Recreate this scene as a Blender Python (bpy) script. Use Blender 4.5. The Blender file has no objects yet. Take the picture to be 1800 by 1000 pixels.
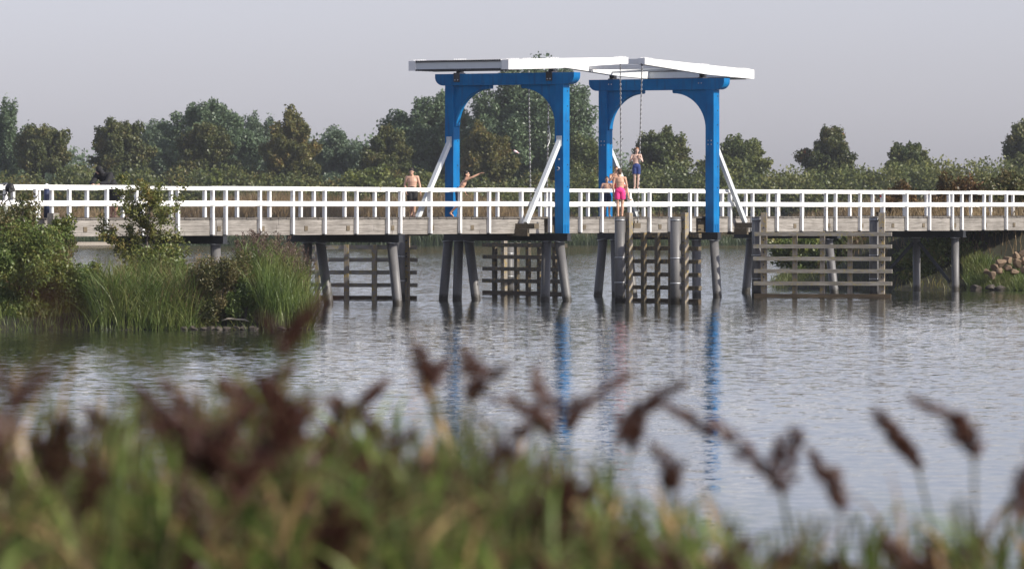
import bpy, bmesh, math, random
import numpy as np
from mathutils import Vector, Matrix
C = bpy.context
SC = C.scene
COL = SC.collection
R = math.radians

# ------------------------------------------------------------------ camera, light, sky
FPX, CX, HY, EYE = 10000.0, 900.0, 369.0, 3.35
cd = bpy.data.cameras.new('camera')
cam = bpy.data.objects.new('camera', cd); COL.objects.link(cam)
cam.location = (0, 0, EYE); cam.rotation_euler = (R(90), 0, 0)
cd.sensor_width = 36; cd.lens = 200; cd.shift_y = -(500 - HY) / 1800
cd.clip_start = 0.5; cd.clip_end = 8000
cd.dof.use_dof = True; cd.dof.focus_distance = 207; cd.dof.aperture_fstop = 4.8
SC.camera = cam

SUN_EL, SUN_AZ = R(31), R(115)          # azimuth clockwise from +Y
S = Vector((math.sin(SUN_AZ) * math.cos(SUN_EL), math.cos(SUN_AZ) * math.cos(SUN_EL), math.sin(SUN_EL)))
ld = bpy.data.lights.new('sun', 'SUN'); ld.energy = 3.9; ld.angle = R(0.5); ld.color = (1.0, 0.93, 0.82)
sun = bpy.data.objects.new('sun', ld); COL.objects.link(sun)
sun.rotation_euler = S.to_track_quat('Z', 'Y').to_euler()

w = bpy.data.worlds.new('World'); SC.world = w; w.use_nodes = True
nt = w.node_tree; nt.nodes.clear()
sky = nt.nodes.new('ShaderNodeTexSky'); sky.sky_type = 'NISHITA'; sky.sun_disc = False
sky.sun_elevation = SUN_EL; sky.sun_rotation = SUN_AZ
sky.air_density = 1.0; sky.dust_density = 1.0; sky.ozone_density = 1.0
hs = nt.nodes.new('ShaderNodeHueSaturation'); hs.inputs['Saturation'].default_value = 0.36
tint = nt.nodes.new('ShaderNodeMix'); tint.data_type = 'RGBA'; tint.blend_type = 'MULTIPLY'
tint.inputs[0].default_value = 1.0; tint.inputs[7].default_value = (1.0, 1.0, 1.2, 1)
bg = nt.nodes.new('ShaderNodeBackground'); bg.inputs[1].default_value = 0.092
out = nt.nodes.new('ShaderNodeOutputWorld')
nt.links.new(sky.outputs[0], hs.inputs['Color']); nt.links.new(hs.outputs[0], tint.inputs[6])
nt.links.new(tint.outputs[2], bg.inputs[0]); nt.links.new(bg.outputs[0], out.inputs[0])

SC.view_settings.view_transform = 'Standard'; SC.view_settings.look = 'None'
SC.view_settings.exposure = 0.55; SC.view_settings.gamma = 1.0
SC.render.engine = 'CYCLES'
SC.cycles.use_denoising = True
SC.cycles.max_bounces = 8; SC.cycles.transparent_max_bounces = 8
SC.cycles.volume_bounces = 0

# ------------------------------------------------------------------ materials
def new_mat(name):
    m = bpy.data.materials.new(name); m.use_nodes = True
    return m, m.node_tree, m.node_tree.nodes['Principled BSDF']

def ramp(nt, fac, stops):
    n = nt.nodes.new('ShaderNodeValToRGB'); nt.links.new(fac, n.inputs[0])
    e = n.color_ramp.elements
    while len(e) < len(stops): e.new(0.5)
    for k, (p, c) in enumerate(stops):
        e[k].position = p; e[k].color = (c[0], c[1], c[2], 1)
    return n.outputs[0]

def noise(nt, scale, detail=4, vec=None, stretch=None, rough=0.55):
    n = nt.nodes.new('ShaderNodeTexNoise'); n.inputs['Scale'].default_value = scale
    n.inputs['Detail'].default_value = detail; n.inputs['Roughness'].default_value = rough
    tc = nt.nodes.new('ShaderNodeTexCoord')
    src = tc.outputs['Object']
    if stretch:
        mp = nt.nodes.new('ShaderNodeMapping'); mp.inputs['Scale'].default_value = stretch
        nt.links.new(src, mp.inputs[0]); src = mp.outputs[0]
    nt.links.new(src, n.inputs['Vector'])
    return n

def mixc(nt, fac, a, b, mode='MIX'):
    n = nt.nodes.new('ShaderNodeMix'); n.data_type = 'RGBA'; n.blend_type = mode
    for i, v in ((0, fac), (6, a), (7, b)):
        if isinstance(v, (int, float)): n.inputs[i].default_value = v
        elif isinstance(v, tuple): n.inputs[i].default_value = (*v[:3], 1)
        else: nt.links.new(v, n.inputs[i])
    return n.outputs[2]

def paint(name, col, worn, rough=0.4, dirt=0.5, scale=3.0, lo=0.55, hi=0.75, spec=0.4):
    m, nt, b = new_mat(name)
    n1 = noise(nt, scale, 6); n2 = noise(nt, scale * 9, 4)
    c = mixc(nt, ramp(nt, n1.outputs[0], [(lo, (0, 0, 0)), (hi, (dirt,) * 3)]), col, worn)
    c = mixc(nt, ramp(nt, n2.outputs[0], [(0.62, (0, 0, 0)), (0.72, (dirt * 0.7,) * 3)]), c, worn)
    nt.links.new(c, b.inputs['Base Color']); b.inputs['Roughness'].default_value = rough
    b.inputs['Specular IOR Level'].default_value = spec
    return m

def wood(name, c1, c2, c3, stretch=(0.5, 6, 9), lichen=None, lich=0.6, rough=0.85):
    m, nt, b = new_mat(name)
    g = noise(nt, 3.0, 8, stretch=stretch, rough=0.65)
    c = ramp(nt, g.outputs[0], [(0.3, c1), (0.5, c2), (0.68, c3)])
    big = noise(nt, 0.9, 3)
    c = mixc(nt, ramp(nt, big.outputs[0], [(0.35, (0, 0, 0)), (0.7, (0.5,) * 3)]), c, tuple(v * 0.55 for v in c1))
    if lichen:
        l = noise(nt, 9, 6)
        c = mixc(nt, ramp(nt, l.outputs[0], [(lich - .08, (0, 0, 0)), (lich + 0.06, (0.85,) * 3)]), c, lichen)
    nt.links.new(c, b.inputs['Base Color']); b.inputs['Roughness'].default_value = rough
    bp = nt.nodes.new('ShaderNodeBump'); bp.inputs['Strength'].default_value = 0.4; bp.inputs['Distance'].default_value = 0.01
    nt.links.new(g.outputs[0], bp.inputs['Height']); nt.links.new(bp.outputs[0], b.inputs['Normal'])
    return m

def blue_paint():
    m, nt, b = new_mat('blue_paint')
    n1 = noise(nt, 1.2, 5); n2 = noise(nt, 7, 6, stretch=(1, 1, 0.12)); n3 = noise(nt, 26, 4)
    c = ramp(nt, n1.outputs[0], [(0.3, (0.002, 0.115, 0.32)), (0.7, (0.003, 0.17, 0.42))])
    c = mixc(nt, ramp(nt, n2.outputs[0], [(0.5, (0, 0, 0)), (0.75, (0.75,) * 3)]), c, (0.022, 0.08, 0.17))
    c = mixc(nt, ramp(nt, n3.outputs[0], [(0.68, (0, 0, 0)), (0.74, (0.6,) * 3)]), c, (0.06, 0.14, 0.26))
    nt.links.new(c, b.inputs['Base Color']); b.inputs['Roughness'].default_value = 0.5
    b.inputs['Specular IOR Level'].default_value = 0.12
    return m

def plain(name, col, rough=0.6, metal=0.0, var=0.25, scale=6):
    m, nt, b = new_mat(name)
    n = noise(nt, scale, 4)
    c = ramp(nt, n.outputs[0], [(0.3, tuple(v * (1 - var) for v in col)), (0.7, tuple(v * (1 + var) for v in col))])
    nt.links.new(c, b.inputs['Base Color'])
    b.inputs['Roughness'].default_value = rough; b.inputs['Metallic'].default_value = metal
    return m

def foliage(name, cols, scale=0.4, transl=0.3):
    """cols: list of 3-4 leaf colours, spread by clump and by leaf"""
    m = bpy.data.materials.new(name); m.use_nodes = True; nt = m.node_tree; nt.nodes.clear()
    o = nt.nodes.new('ShaderNodeOutputMaterial')
    n = noise(nt, scale, 3)
    geo = nt.nodes.new('ShaderNodeNewGeometry')
    ad = nt.nodes.new('ShaderNodeMath'); ad.operation = 'MULTIPLY_ADD'
    nt.links.new(geo.outputs['Random Per Island'], ad.inputs[0]); ad.inputs[1].default_value = 0.3
    sb = nt.nodes.new('ShaderNodeMath'); sb.operation = 'MULTIPLY_ADD'
    nt.links.new(n.outputs[0], sb.inputs[0]); sb.inputs[1].default_value = 1.3; sb.inputs[2].default_value = -0.28
    nt.links.new(sb.outputs[0], ad.inputs[2])
    k = len(cols)
    c = ramp(nt, ad.outputs[0], [(0.12 + 0.76 * i / (k - 1), cols[i]) for i in range(k)])
    d = nt.nodes.new('ShaderNodeBsdfDiffuse'); t = nt.nodes.new('ShaderNodeBsdfTranslucent')
    g = nt.nodes.new('ShaderNodeBsdfGlossy'); g.inputs['Roughness'].default_value = 0.45
    g.inputs['Color'].default_value = (0.6, 0.6, 0.6, 1)
    nt.links.new(c, d.inputs[0]); nt.links.new(c, t.inputs[0])
    x = nt.nodes.new('ShaderNodeMixShader'); x.inputs[0].default_value = transl
    nt.links.new(d.outputs[0], x.inputs[1]); nt.links.new(t.outputs[0], x.inputs[2])
    y = nt.nodes.new('ShaderNodeMixShader'); y.inputs[0].default_value = 0.04
    nt.links.new(x.outputs[0], y.inputs[1]); nt.links.new(g.outputs[0], y.inputs[2])
    nt.links.new(y.outputs[0], o.inputs[0])
    return m

M = {}
M['white'] = paint('white_paint', (0.80, 0.80, 0.78), (0.30, 0.25, 0.18), 0.45, 0.75, 2.2, 0.58, 0.72)
M['white_clean'] = paint('white_steel_paint', (0.78, 0.78, 0.77), (0.42, 0.40, 0.35), 0.4, 0.55, 2.0)
M['strut'] = paint('strut_paint', (0.60, 0.63, 0.64), (0.45, 0.45, 0.42), 0.45, 0.4)
M['blue'] = blue_paint() if 1 else paint('blue_paint', (0.002, 0.115, 0.34), (0.006, 0.095, 0.25), 0.5, 0.5, 1.5, 0.5, 0.8, 0.15)
M['black'] = plain('black_steel', (0.022, 0.024, 0.028), 0.5)
M['bolt'] = plain('bolt_steel', (0.05, 0.05, 0.055), 0.4, 0.5)
M['galv'] = plain('galvanised_steel', (0.45, 0.46, 0.47), 0.45, 0.6)
M['fascia'] = wood('weathered_fascia_timber', (0.14, 0.125, 0.108), (0.28, 0.258, 0.23), (0.38, 0.355, 0.325))
M['plank'] = wood('dark_deck_plank', (0.07, 0.06, 0.05), (0.13, 0.115, 0.1), (0.2, 0.18, 0.15))
M['balk'] = wood('dark_timber_balk', (0.07, 0.055, 0.035), (0.14, 0.11, 0.07), (0.2, 0.16, 0.1))
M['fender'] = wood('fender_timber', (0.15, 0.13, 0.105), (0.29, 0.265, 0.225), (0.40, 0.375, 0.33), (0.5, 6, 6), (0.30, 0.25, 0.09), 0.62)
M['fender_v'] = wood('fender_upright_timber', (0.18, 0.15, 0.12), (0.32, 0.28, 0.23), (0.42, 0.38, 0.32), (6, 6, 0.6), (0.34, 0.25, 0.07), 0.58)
M['fender_shade'] = wood('shade_toned_fender_timber', (0.05, 0.042, 0.03), (0.10, 0.085, 0.062), (0.15, 0.125, 0.09), (6, 6, 0.6), (0.26, 0.17, 0.05), 0.6)  # fender timber darkened in its colour to carry the shade of unlit fenders
M['fender_wet'] = wood('wet_fender_timber', (0.035, 0.025, 0.015), (0.08, 0.055, 0.03), (0.13, 0.09, 0.04))
M['chain_shade'] = plain('shade_chain_steel', (0.09, 0.085, 0.08), 0.6, 0.2)  # shade on links turned from the light, put into the steel colour
M['chain'] = plain('chain_steel', (0.5, 0.5, 0.5), 0.4, 0.3)

def pile_mat():
    m, nt, b = new_mat('grey_coated_pile')
    n = noise(nt, 2.5, 5, stretch=(1, 1, 0.4)); n2 = noise(nt, 14, 4)
    c = ramp(nt, n.outputs[0], [(0.3, (0.10, 0.098, 0.097)), (0.7, (0.155, 0.15, 0.147))])
    c = mixc(nt, ramp(nt, n2.outputs[0], [(0.6, (0, 0, 0)), (0.75, (0.4,) * 3)]), c, (0.3, 0.25, 0.2))
    tc = nt.nodes.new('ShaderNodeTexCoord'); sx = nt.nodes.new('ShaderNodeSeparateXYZ')
    nt.links.new(tc.outputs['Object'], sx.inputs[0])
    md = nt.nodes.new('ShaderNodeMath'); md.operation = 'MULTIPLY_ADD'
    nt.links.new(n2.outputs[0], md.inputs[0]); md.inputs[1].default_value = 0.25
    nt.links.new(sx.outputs[2], md.inputs[2])
    # a tidal band of algae right above the water line: a stain with its own shape
    c = mixc(nt, ramp(nt, md.outputs[0], [(0.26, (1, 1, 1)), (0.40, (0, 0, 0))]), c, (0.035, 0.03, 0.022))
    nt.links.new(c, b.inputs['Base Color']); b.inputs['Roughness'].default_value = 0.5
    return m
M['pile'] = pile_mat()

SKIN = plain('skin_fair', (0.56, 0.34, 0.24), 0.5, 0, 0.06)
SKIN_TAN = plain('skin_tanned', (0.60, 0.35, 0.235), 0.5, 0, 0.06)
SKIN_PALE = plain('skin_pale', (0.58, 0.40, 0.32), 0.5, 0, 0.06)

# foliage kinds
FO = {}
FO['poplar'] = foliage('poplar_leaves', [(0.0660, 0.1023, 0.0561), (0.1122, 0.1650, 0.0858), (0.1815, 0.2393, 0.1320)], 0.25)
FO['willow'] = foliage('grey_willow_leaves', [(0.0801, 0.1164, 0.0727), (0.1238, 0.1746, 0.1047), (0.1746, 0.2254, 0.1382)], 0.25)
FO['maple'] = foliage('autumn_maple_leaves', [(0.0429, 0.0629, 0.0243), (0.0786, 0.1001, 0.0343), (0.1216, 0.1316, 0.0429), (0.1716, 0.1287, 0.0429)], 0.45)
FO['maple_gold'] = foliage('golden_maple_leaves', [(0.0494, 0.0676, 0.0221), (0.0975, 0.1105, 0.0338), (0.1625, 0.1495, 0.0442), (0.2210, 0.1365, 0.0390)], 0.45)
FO['maple_red'] = foliage('reddening_maple_leaves', [(0.035, 0.05, 0.018), (0.065, 0.085, 0.027), (0.11, 0.115, 0.034), (0.26, 0.075, 0.03)], 0.3)
FO['hedge'] = foliage('hedge_leaves', [(0.0448, 0.0672, 0.0238), (0.0840, 0.1120, 0.0350), (0.1400, 0.1512, 0.0448), (0.1960, 0.1330, 0.0420)], 0.22)
FO['hedge_r'] = foliage('bright_hedge_leaves', [(0.0494, 0.0728, 0.0247), (0.0975, 0.1261, 0.0390), (0.1560, 0.1716, 0.0494), (0.2015, 0.1950, 0.0546)], 0.22)
FO['lime'] = foliage('yellow_green_leaves', [(0.0750, 0.1063, 0.0275), (0.1375, 0.1688, 0.0400), (0.2125, 0.2125, 0.0500)], 0.5)
FO['rust'] = foliage('rusty_bramble_leaves', [(0.0525, 0.0525, 0.0210), (0.1050, 0.0750, 0.0270), (0.1800, 0.0900, 0.0330), (0.1950, 0.1500, 0.0450)], 0.5)
FO['dry'] = foliage('dry_grass_blades', [(0.1560, 0.1105, 0.0546), (0.2600, 0.1820, 0.0910), (0.3510, 0.2600, 0.1365)], 0.2)
FO['reed'] = foliage('reed_blades', [(0.0506, 0.0891, 0.0202), (0.1012, 0.1518, 0.0364), (0.1720, 0.2125, 0.0567), (0.2732, 0.2429, 0.1012)], 0.6)
FO['reed_dark'] = foliage('dark_reed_blades', [(0.03, 0.05, 0.02), (0.05, 0.078, 0.028), (0.085, 0.11, 0.038)], 0.3)
FO['plume'] = foliage('reed_plumes', [(0.075, 0.045, 0.035), (0.12, 0.078, 0.058), (0.2, 0.145, 0.11)], 3.0, 0.2)
FO['herb'] = foliage('bank_herb_leaves', [(0.0497, 0.0828, 0.0235), (0.0966, 0.1448, 0.0359), (0.1656, 0.2000, 0.0469), (0.2484, 0.2070, 0.0620)], 1.2)
FO['herb_b'] = foliage('browning_herb_leaves', [(0.045, 0.06, 0.02), (0.085, 0.10, 0.032), (0.14, 0.12, 0.045), (0.20, 0.15, 0.07)], 1.6)
FO['haw'] = foliage('hawthorn_leaves', [(0.0560, 0.0770, 0.0210), (0.1050, 0.1330, 0.0336), (0.1820, 0.1820, 0.0476), (0.2660, 0.1680, 0.0490)], 1.5)
FO['fg_leaf'] = foliage('near_reed_leaves', [(0.0585, 0.1105, 0.0260), (0.1560, 0.2340, 0.0520), (0.3250, 0.3770, 0.1040)], 2.5, 0.4)
FO['fg_stem'] = foliage('near_reed_stems', [(0.0620, 0.0806, 0.0248), (0.1240, 0.1364, 0.0496), (0.2046, 0.1612, 0.0806)], 3.0, 0.15)
FO['fg_dry'] = foliage('near_dry_reed_leaves', [(0.2090, 0.1265, 0.0605), (0.3630, 0.2310, 0.1100), (0.5060, 0.3520, 0.1760)], 3.0)
FO['fg_plume'] = foliage('near_reed_plumes', [(0.05, 0.021, 0.017), (0.11, 0.05, 0.037), (0.21, 0.12, 0.085)], 4.0, 0.45)
M['bark'] = wood('bark', (0.05, 0.04, 0.03), (0.09, 0.075, 0.06), (0.14, 0.12, 0.1), (5, 5, 0.6))
M['soil'] = plain('bank_soil', (0.026, 0.026, 0.014), 0.95, 0, 0.5, 1.2)
M['grassy'] = plain('grassy_ground', (0.07, 0.08, 0.03), 0.95, 0, 0.5, 0.4)
M['rock'] = plain('tan_rock', (0.20, 0.14, 0.09), 0.9, 0, 0.3, 4)
M['rock_dark'] = plain('dark_wet_rock', (0.06, 0.05, 0.04), 0.8, 0, 0.4, 4)
M['sand'] = plain('sand', (0.42, 0.36, 0.27), 0.95, 0, 0.15, 1)

# ------------------------------------------------------------------ mesh helpers
def mesh_np(name, V, F, mats, midx=None, smooth=False):
    me = bpy.data.meshes.new(name)
    V = np.asarray(V, np.float32); F = np.asarray(F, np.int32)
    k = F.shape[1]
    me.vertices.add(len(V)); me.vertices.foreach_set('co', V.ravel())
    me.loops.add(F.size); me.loops.foreach_set('vertex_index', F.ravel())
    me.polygons.add(len(F)); me.polygons.foreach_set('loop_start', np.arange(0, F.size, k, dtype=np.int32))
    if midx is not None: me.polygons.foreach_set('material_index', np.asarray(midx, np.int32))
    if smooth: me.polygons.foreach_set('use_smooth', np.ones(len(F), bool))
    for m in (mats if isinstance(mats, (list, tuple)) else [mats]): me.materials.append(m)
    me.update(calc_edges=True)
    return me

def link(name, me, parent=None, loc=None):
    o = bpy.data.objects.new(name, me); COL.objects.link(o)
    if parent: o.parent = parent
    if loc is not None: o.location = loc
    return o

def tag(o, label=None, cat=None, group=None, kind=None):
    if label: o['label'] = label
    if cat: o['category'] = cat
    if group: o['group'] = group
    if kind: o['kind'] = kind
    return o

def empty(name, loc, rz=0.0, **kw):
    o = bpy.data.objects.new(name, None); COL.objects.link(o)
    o.empty_display_size = 0.3; o.location = loc; o.rotation_euler = (0, 0, rz)
    return tag(o, **kw)

class MB:
    def __init__(s): s.v = []; s.f = []; s.m = []; s.sm = []
    def add(s, vs, fs, mat=0, smooth=False):
        b = len(s.v); s.v += [tuple(p) for p in vs]
        for f in fs: s.f.append(tuple(b + i for i in f)); s.m.append(mat); s.sm.append(smooth)
    def box(s, x0, x1, y0, y1, z0, z1, mat=0):
        vs = [(x0, y0, z0), (x1, y0, z0), (x1, y1, z0), (x0, y1, z0), (x0, y0, z1), (x1, y0, z1), (x1, y1, z1), (x0, y1, z1)]
        s.add(vs, [(3, 2, 1, 0), (4, 5, 6, 7), (0, 1, 5, 4), (1, 2, 6, 5), (2, 3, 7, 6), (3, 0, 4, 7)], mat)
        return s
    def beam(s, p0, p1, w, h, side=(0, 1, 0), mat=0, w1=None, h1=None):
        """bar from p0 to p1, w along 'side', h across both"""
        p0, p1, sd = Vector(p0), Vector(p1), Vector(side)
        d = (p1 - p0).normalized(); sd = (sd - d * sd.dot(d)).normalized(); up = sd.cross(d)
        if up.z < 0: up = -up
        w1 = w if w1 is None else w1; h1 = h if h1 is None else h1
        vs = []
        for p, a, b in ((p0, w, h), (p1, w1, h1)):
            for i, j in ((-1, -1), (1, -1), (1, 1), (-1, 1)): vs.append(p + sd * (a / 2 * i) + up * (b / 2 * j))
        s.add(vs, [(0, 1, 2, 3), (7, 6, 5, 4), (0, 4, 5, 1), (1, 5, 6, 2), (2, 6, 7, 3), (3, 7, 4, 0)], mat)
        return s
    def tube(s, pts, rad, n=10, mat=0, cap=True, smooth=True):
        pts = [Vector(p) for p in pts]; rad = rad if isinstance(rad, (list, tuple)) else [rad] * len(pts)
        vs = []; prev = None
        for i, p in enumerate(pts):
            d = (pts[min(i + 1, len(pts) - 1)] - pts[max(i - 1, 0)]).normalized()
            if prev is None:
                a = Vector((0, 0, 1)) if abs(d.z) < 0.9 else Vector((1, 0, 0))
                x = d.cross(a).normalized()
            else: x = (prev - d * prev.dot(d)).normalized()
            prev = x; y = d.cross(x)
            for k in range(n):
                t = 2 * math.pi * k / n; vs.append(p + (x * math.cos(t) + y * math.sin(t)) * rad[i])
        fs = []
        for i in range(len(pts) - 1):
            for k in range(n):
                k2 = (k + 1) % n; fs.append((i * n + k, i * n + k2, (i + 1) * n + k2, (i + 1) * n + k))
        s.add(vs, fs, mat, smooth)
        if cap:
            b = len(s.v) - len(vs)
            s.f.append(tuple(b + k for k in range(n))[::-1]); s.m.append(mat); s.sm.append(False)
            e = b + (len(pts) - 1) * n
            s.f.append(tuple(e + k for k in range(n))); s.m.append(mat); s.sm.append(False)
        return s
    def ball(s, c, r, n=10, mat=0, rot=None):
        c = Vector(c); r = r if isinstance(r, (tuple, list)) else (r, r, r)
        vs = []; fs = []; m = n // 2
        rt = rot if rot is not None else Matrix.Identity(3)
        vs.append(c + rt @ Vector((0, 0, r[2])))
        for i in range(1, m):
            p = math.pi * i / m
            for k in range(n):
                t = 2 * math.pi * k / n
                vs.append(c + rt @ Vector((r[0] * math.sin(p) * math.cos(t), r[1] * math.sin(p) * math.sin(t), r[2] * math.cos(p))))
        vs.append(c + rt @ Vector((0, 0, -r[2])))
        for k in range(n): fs.append((0, 1 + k, 1 + (k + 1) % n))
        for i in range(m - 2):
            for k in range(n):
                a = 1 + i * n; b = a + n; k2 = (k + 1) % n
                fs.append((a + k, b + k, b + k2, a + k2))
        a = 1 + (m - 2) * n
        for k in range(n): fs.append((a + k, len(vs) - 1, a + (k + 1) % n))
        s.add(vs, fs, mat, True); return s
    def capsule(s, p0, p1, r0, r1, n=10, mat=0):
        p0, p1 = Vector(p0), Vector(p1); d = p1 - p0; L = d.length
        if L < 1e-6: return s.ball(p0, r0, n, mat)
        d /= L; pts = []; rad = []
        for a in (90, 60, 30, 0): pts.append(p0 - d * r0 * math.sin(R(a))); rad.append(max(r0 * math.cos(R(a)), r0 * 0.03))
        for a in (0, 30, 60, 90): pts.append(p1 + d * r1 * math.sin(R(a))); rad.append(max(r1 * math.cos(R(a)), r1 * 0.03))
        return s.tube(pts, rad, n, mat)
    def prism_yz(s, poly, x0, x1, mat=0):
        n = len(poly)
        vs = [(x0, a, b) for a, b in poly] + [(x1, a, b) for a, b in poly]
        fs = [tuple(range(n)), tuple(range(2 * n - 1, n - 1, -1))] + [(i, i + n, (i + 1) % n + n, (i + 1) % n) for i in range(n)]
        s.add(vs, fs, mat); return s
    def mesh(s, name, mats, fix=True):
        me = bpy.data.meshes.new(name); me.from_pydata(s.v, [], s.f)
        for m in (mats if isinstance(mats, (list, tuple)) else [mats]): me.materials.append(m)
        me.polygons.foreach_set('material_index', s.m); me.polygons.foreach_set('use_smooth', s.sm)
        if fix:
            bm = bmesh.new(); bm.from_mesh(me); bmesh.ops.recalc_face_normals(bm, faces=bm.faces[:]); bm.to_mesh(me); bm.free()
        me.update(); return me
    def build(s, name, mats, parent=None, loc=None): return link(name, s.mesh(name, mats), parent, loc)

# pixel of the 1800-wide photo -> world
def at(px, py, Y): return Vector(((px - CX) / FPX * Y, Y, EYE - (py - HY) / FPX * Y))
def zpy(py, Y): return EYE - (py - HY) / FPX * Y

# ------------------------------------------------------------------ water, ground, banks
def water():
    m, nt, b = new_mat('lake_water')
    b.inputs['Base Color'].default_value = (0.018, 0.022, 0.018, 1)
    b.inputs['Roughness'].default_value = 0.03; b.inputs['IOR'].default_value = 1.333
    tc = nt.nodes.new('ShaderNodeTexCoord')
    def slope(scale, amp, stretch=(1, 1, 1), detail=2):
        n = noise(nt, scale, detail, stretch=stretch)
        v = nt.nodes.new('ShaderNodeVectorMath'); v.operation = 'SUBTRACT'; v.inputs[1].default_value = (0.5, 0.5, 0.5)
        nt.links.new(n.outputs['Color'], v.inputs[0])
        s = nt.nodes.new('ShaderNodeVectorMath'); s.operation = 'SCALE'
        nt.links.new(v.outputs[0], s.inputs[0])
        if isinstance(amp, float): s.inputs['Scale'].default_value = amp
        else: nt.links.new(amp, s.inputs['Scale'])
        return s.outputs[0]
    patch = noise(nt, 0.035, 3, stretch=(1, 0.35, 1))
    mr = nt.nodes.new('ShaderNodeMapRange'); nt.links.new(patch.outputs[0], mr.inputs[0])
    mr.inputs[1].default_value = 0.3; mr.inputs[2].default_value = 0.7; mr.inputs[3].default_value = WAVE * 0.5; mr.inputs[4].default_value = WAVE * 1.5
    # ruffled by the wind near the bridge, calmer in the lee of the near reeds
    sx = nt.nodes.new('ShaderNodeSeparateXYZ'); nt.links.new(tc.outputs['Object'], sx.inputs[0])
    lee = nt.nodes.new('ShaderNodeMapRange'); nt.links.new(sx.outputs[1], lee.inputs[0])
    for i_, v_ in ((1, 70), (2, 150), (3, 0.55), (4, 1.0)): lee.inputs[i_].default_value = v_
    am = nt.nodes.new('ShaderNodeMath'); am.operation = 'MULTIPLY'; nt.links.new(mr.outputs[0], am.inputs[0]); nt.links.new(lee.outputs[0], am.inputs[1])
    a = slope(4.5, am.outputs[0], (0.8, 1, 1), 3)
    c = slope(1.1, WAVE * 0.16, (0.5, 1, 1), 2)
    ad = nt.nodes.new('ShaderNodeVectorMath'); nt.links.new(a, ad.inputs[0]); nt.links.new(c, ad.inputs[1])
    fl = nt.nodes.new('ShaderNodeVectorMath'); fl.operation = 'MULTIPLY'; fl.inputs[1].default_value = (0.85, 1.0, 0)
    nt.links.new(ad.outputs[0], fl.inputs[0])
    up = nt.nodes.new('ShaderNodeVectorMath'); up.inputs[1].default_value = (0, -0.012, 1)
    nt.links.new(fl.outputs[0], up.inputs[0])
    nm = nt.nodes.new('ShaderNodeVectorMath'); nm.operation = 'NORMALIZE'; nt.links.new(up.outputs[0], nm.inputs[0])
    nt.links.new(nm.outputs[0], b.inputs['Normal'])
    V = [(-300, -50, 0), (300, -50, 0), (300, 1000, 0), (-300, 1000, 0)]
    o = link('water', mesh_np('water', V, [(0, 1, 2, 3)], m)); tag(o, kind='structure')
WAVE = 0.22
water()

rng = np.random.default_rng(7)
def smoothstep(a, b, x):
    t = np.clip((x - a) / (b - a), 0, 1); return t * t * (3 - 2 * t)

def terrain(name, x0, x1, y0, y1, nx, ny, hf, mat):
    xs = np.linspace(x0, x1, nx); ys = np.linspace(y0, y1, ny)
    X, Yg = np.meshgrid(xs, ys); Z = hf(X, Yg)
    V = np.stack([X, Yg, Z], -1).reshape(-1, 3)
    i = np.arange(nx * ny).reshape(ny, nx)
    F = np.stack([i[:-1, :-1], i[:-1, 1:], i[1:, 1:], i[1:, :-1]], -1).reshape(-1, 4)
    o = link(name, mesh_np(name, V, F, mat, smooth=True)); tag(o, kind='structure'); return o

def far_h(X, Y):
    shore = 549 + 4 * np.sin(X * 0.08) + 2 * np.sin(X * 0.31)
    return -0.6 + 4.4 * smoothstep(shore, shore + 24, Y) + 0.35 * np.sin(X * 0.13 + Y * 0.05)
terrain('far_bank', -300, 300, 535, 1000, 241, 120, far_h, M['grassy'])

def near_h(X, Y):
    return -0.7 + 2.5 * smoothstep(23, 4, Y) + 0.05 * np.sin(X * 3) * np.sin(Y * 2.3)
terrain('near_bank', -60, 60, -30, 24, 80, 60, near_h, M['soil'])

# right bank: a peninsula the bridge lands on
def seg_d(X, Y, ax, ay, bx, by):
    t = np.clip(((X - ax) * (bx - ax) + (Y - ay) * (by - ay)) / ((bx - ax) ** 2 + (by - ay) ** 2), 0, 1)
    return np.hypot(X - ax - t * (bx - ax), Y - ay - t * (by - ay))
def right_inside(X, Y):
    # signed distance-like: shoreline runs from (12.8,268) to (19,243) to (40,233)
    l1 = X - 0.0475 * Y - 0.35 * np.sin(Y * 0.35)
    l2 = ((Y - 237.5) * 21 + (X - 19) * 10) / 23.3          # > 0 behind second line
    return np.minimum(l1, l2)
def right_h(X, Y):
    d = right_inside(X, Y) + 0.5 * np.sin(X * 0.9) * np.sin(Y * 0.7)
    return -0.5 + 0.7 * smoothstep(-0.8, 0.6, d) + 2.7 * smoothstep(1.0, 6.5, d) + 0.07 * np.sin(X * 2.3 + Y)
terrain('right_bank', 8, 130, 222, 420, 150, 160, right_h, M['soil'])

def left_h(X, Y):
    # island-like point: front shore Y~158, tip at X~-5.6
    tip = -5.75 - np.clip(Y - 168, 0, 60) * 0.28 - np.clip(161 - Y, 0, 9) * 0.25
    d = np.minimum(tip - X, Y - (158.6 + 0.35 * np.sin(X * 1.3) + 0.12 * (X + 6)*0))
    d2 = np.minimum(-0.0835 * Y - X, Y - 166)
    return -0.4 + 0.85 * smoothstep(-0.5, 1.2, d) + 2.6 * smoothstep(-0.3, 0.8, d2) + 0.05 * np.sin(3 * X) * np.sin(2 * Y)
terrain('left_bank', -120, -4, 154, 235, 260, 130, left_h, M['soil'])
# pale sandy edge under the bridge on the far left
terrain('sandy_shore', -80, -36.5, 530, 546, 30, 8, lambda X, Y: 0.02 + 0.5 * smoothstep(531, 541, Y) * 0.5 * smoothstep(-36.5, -38.5, X), M['sand'])

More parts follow.
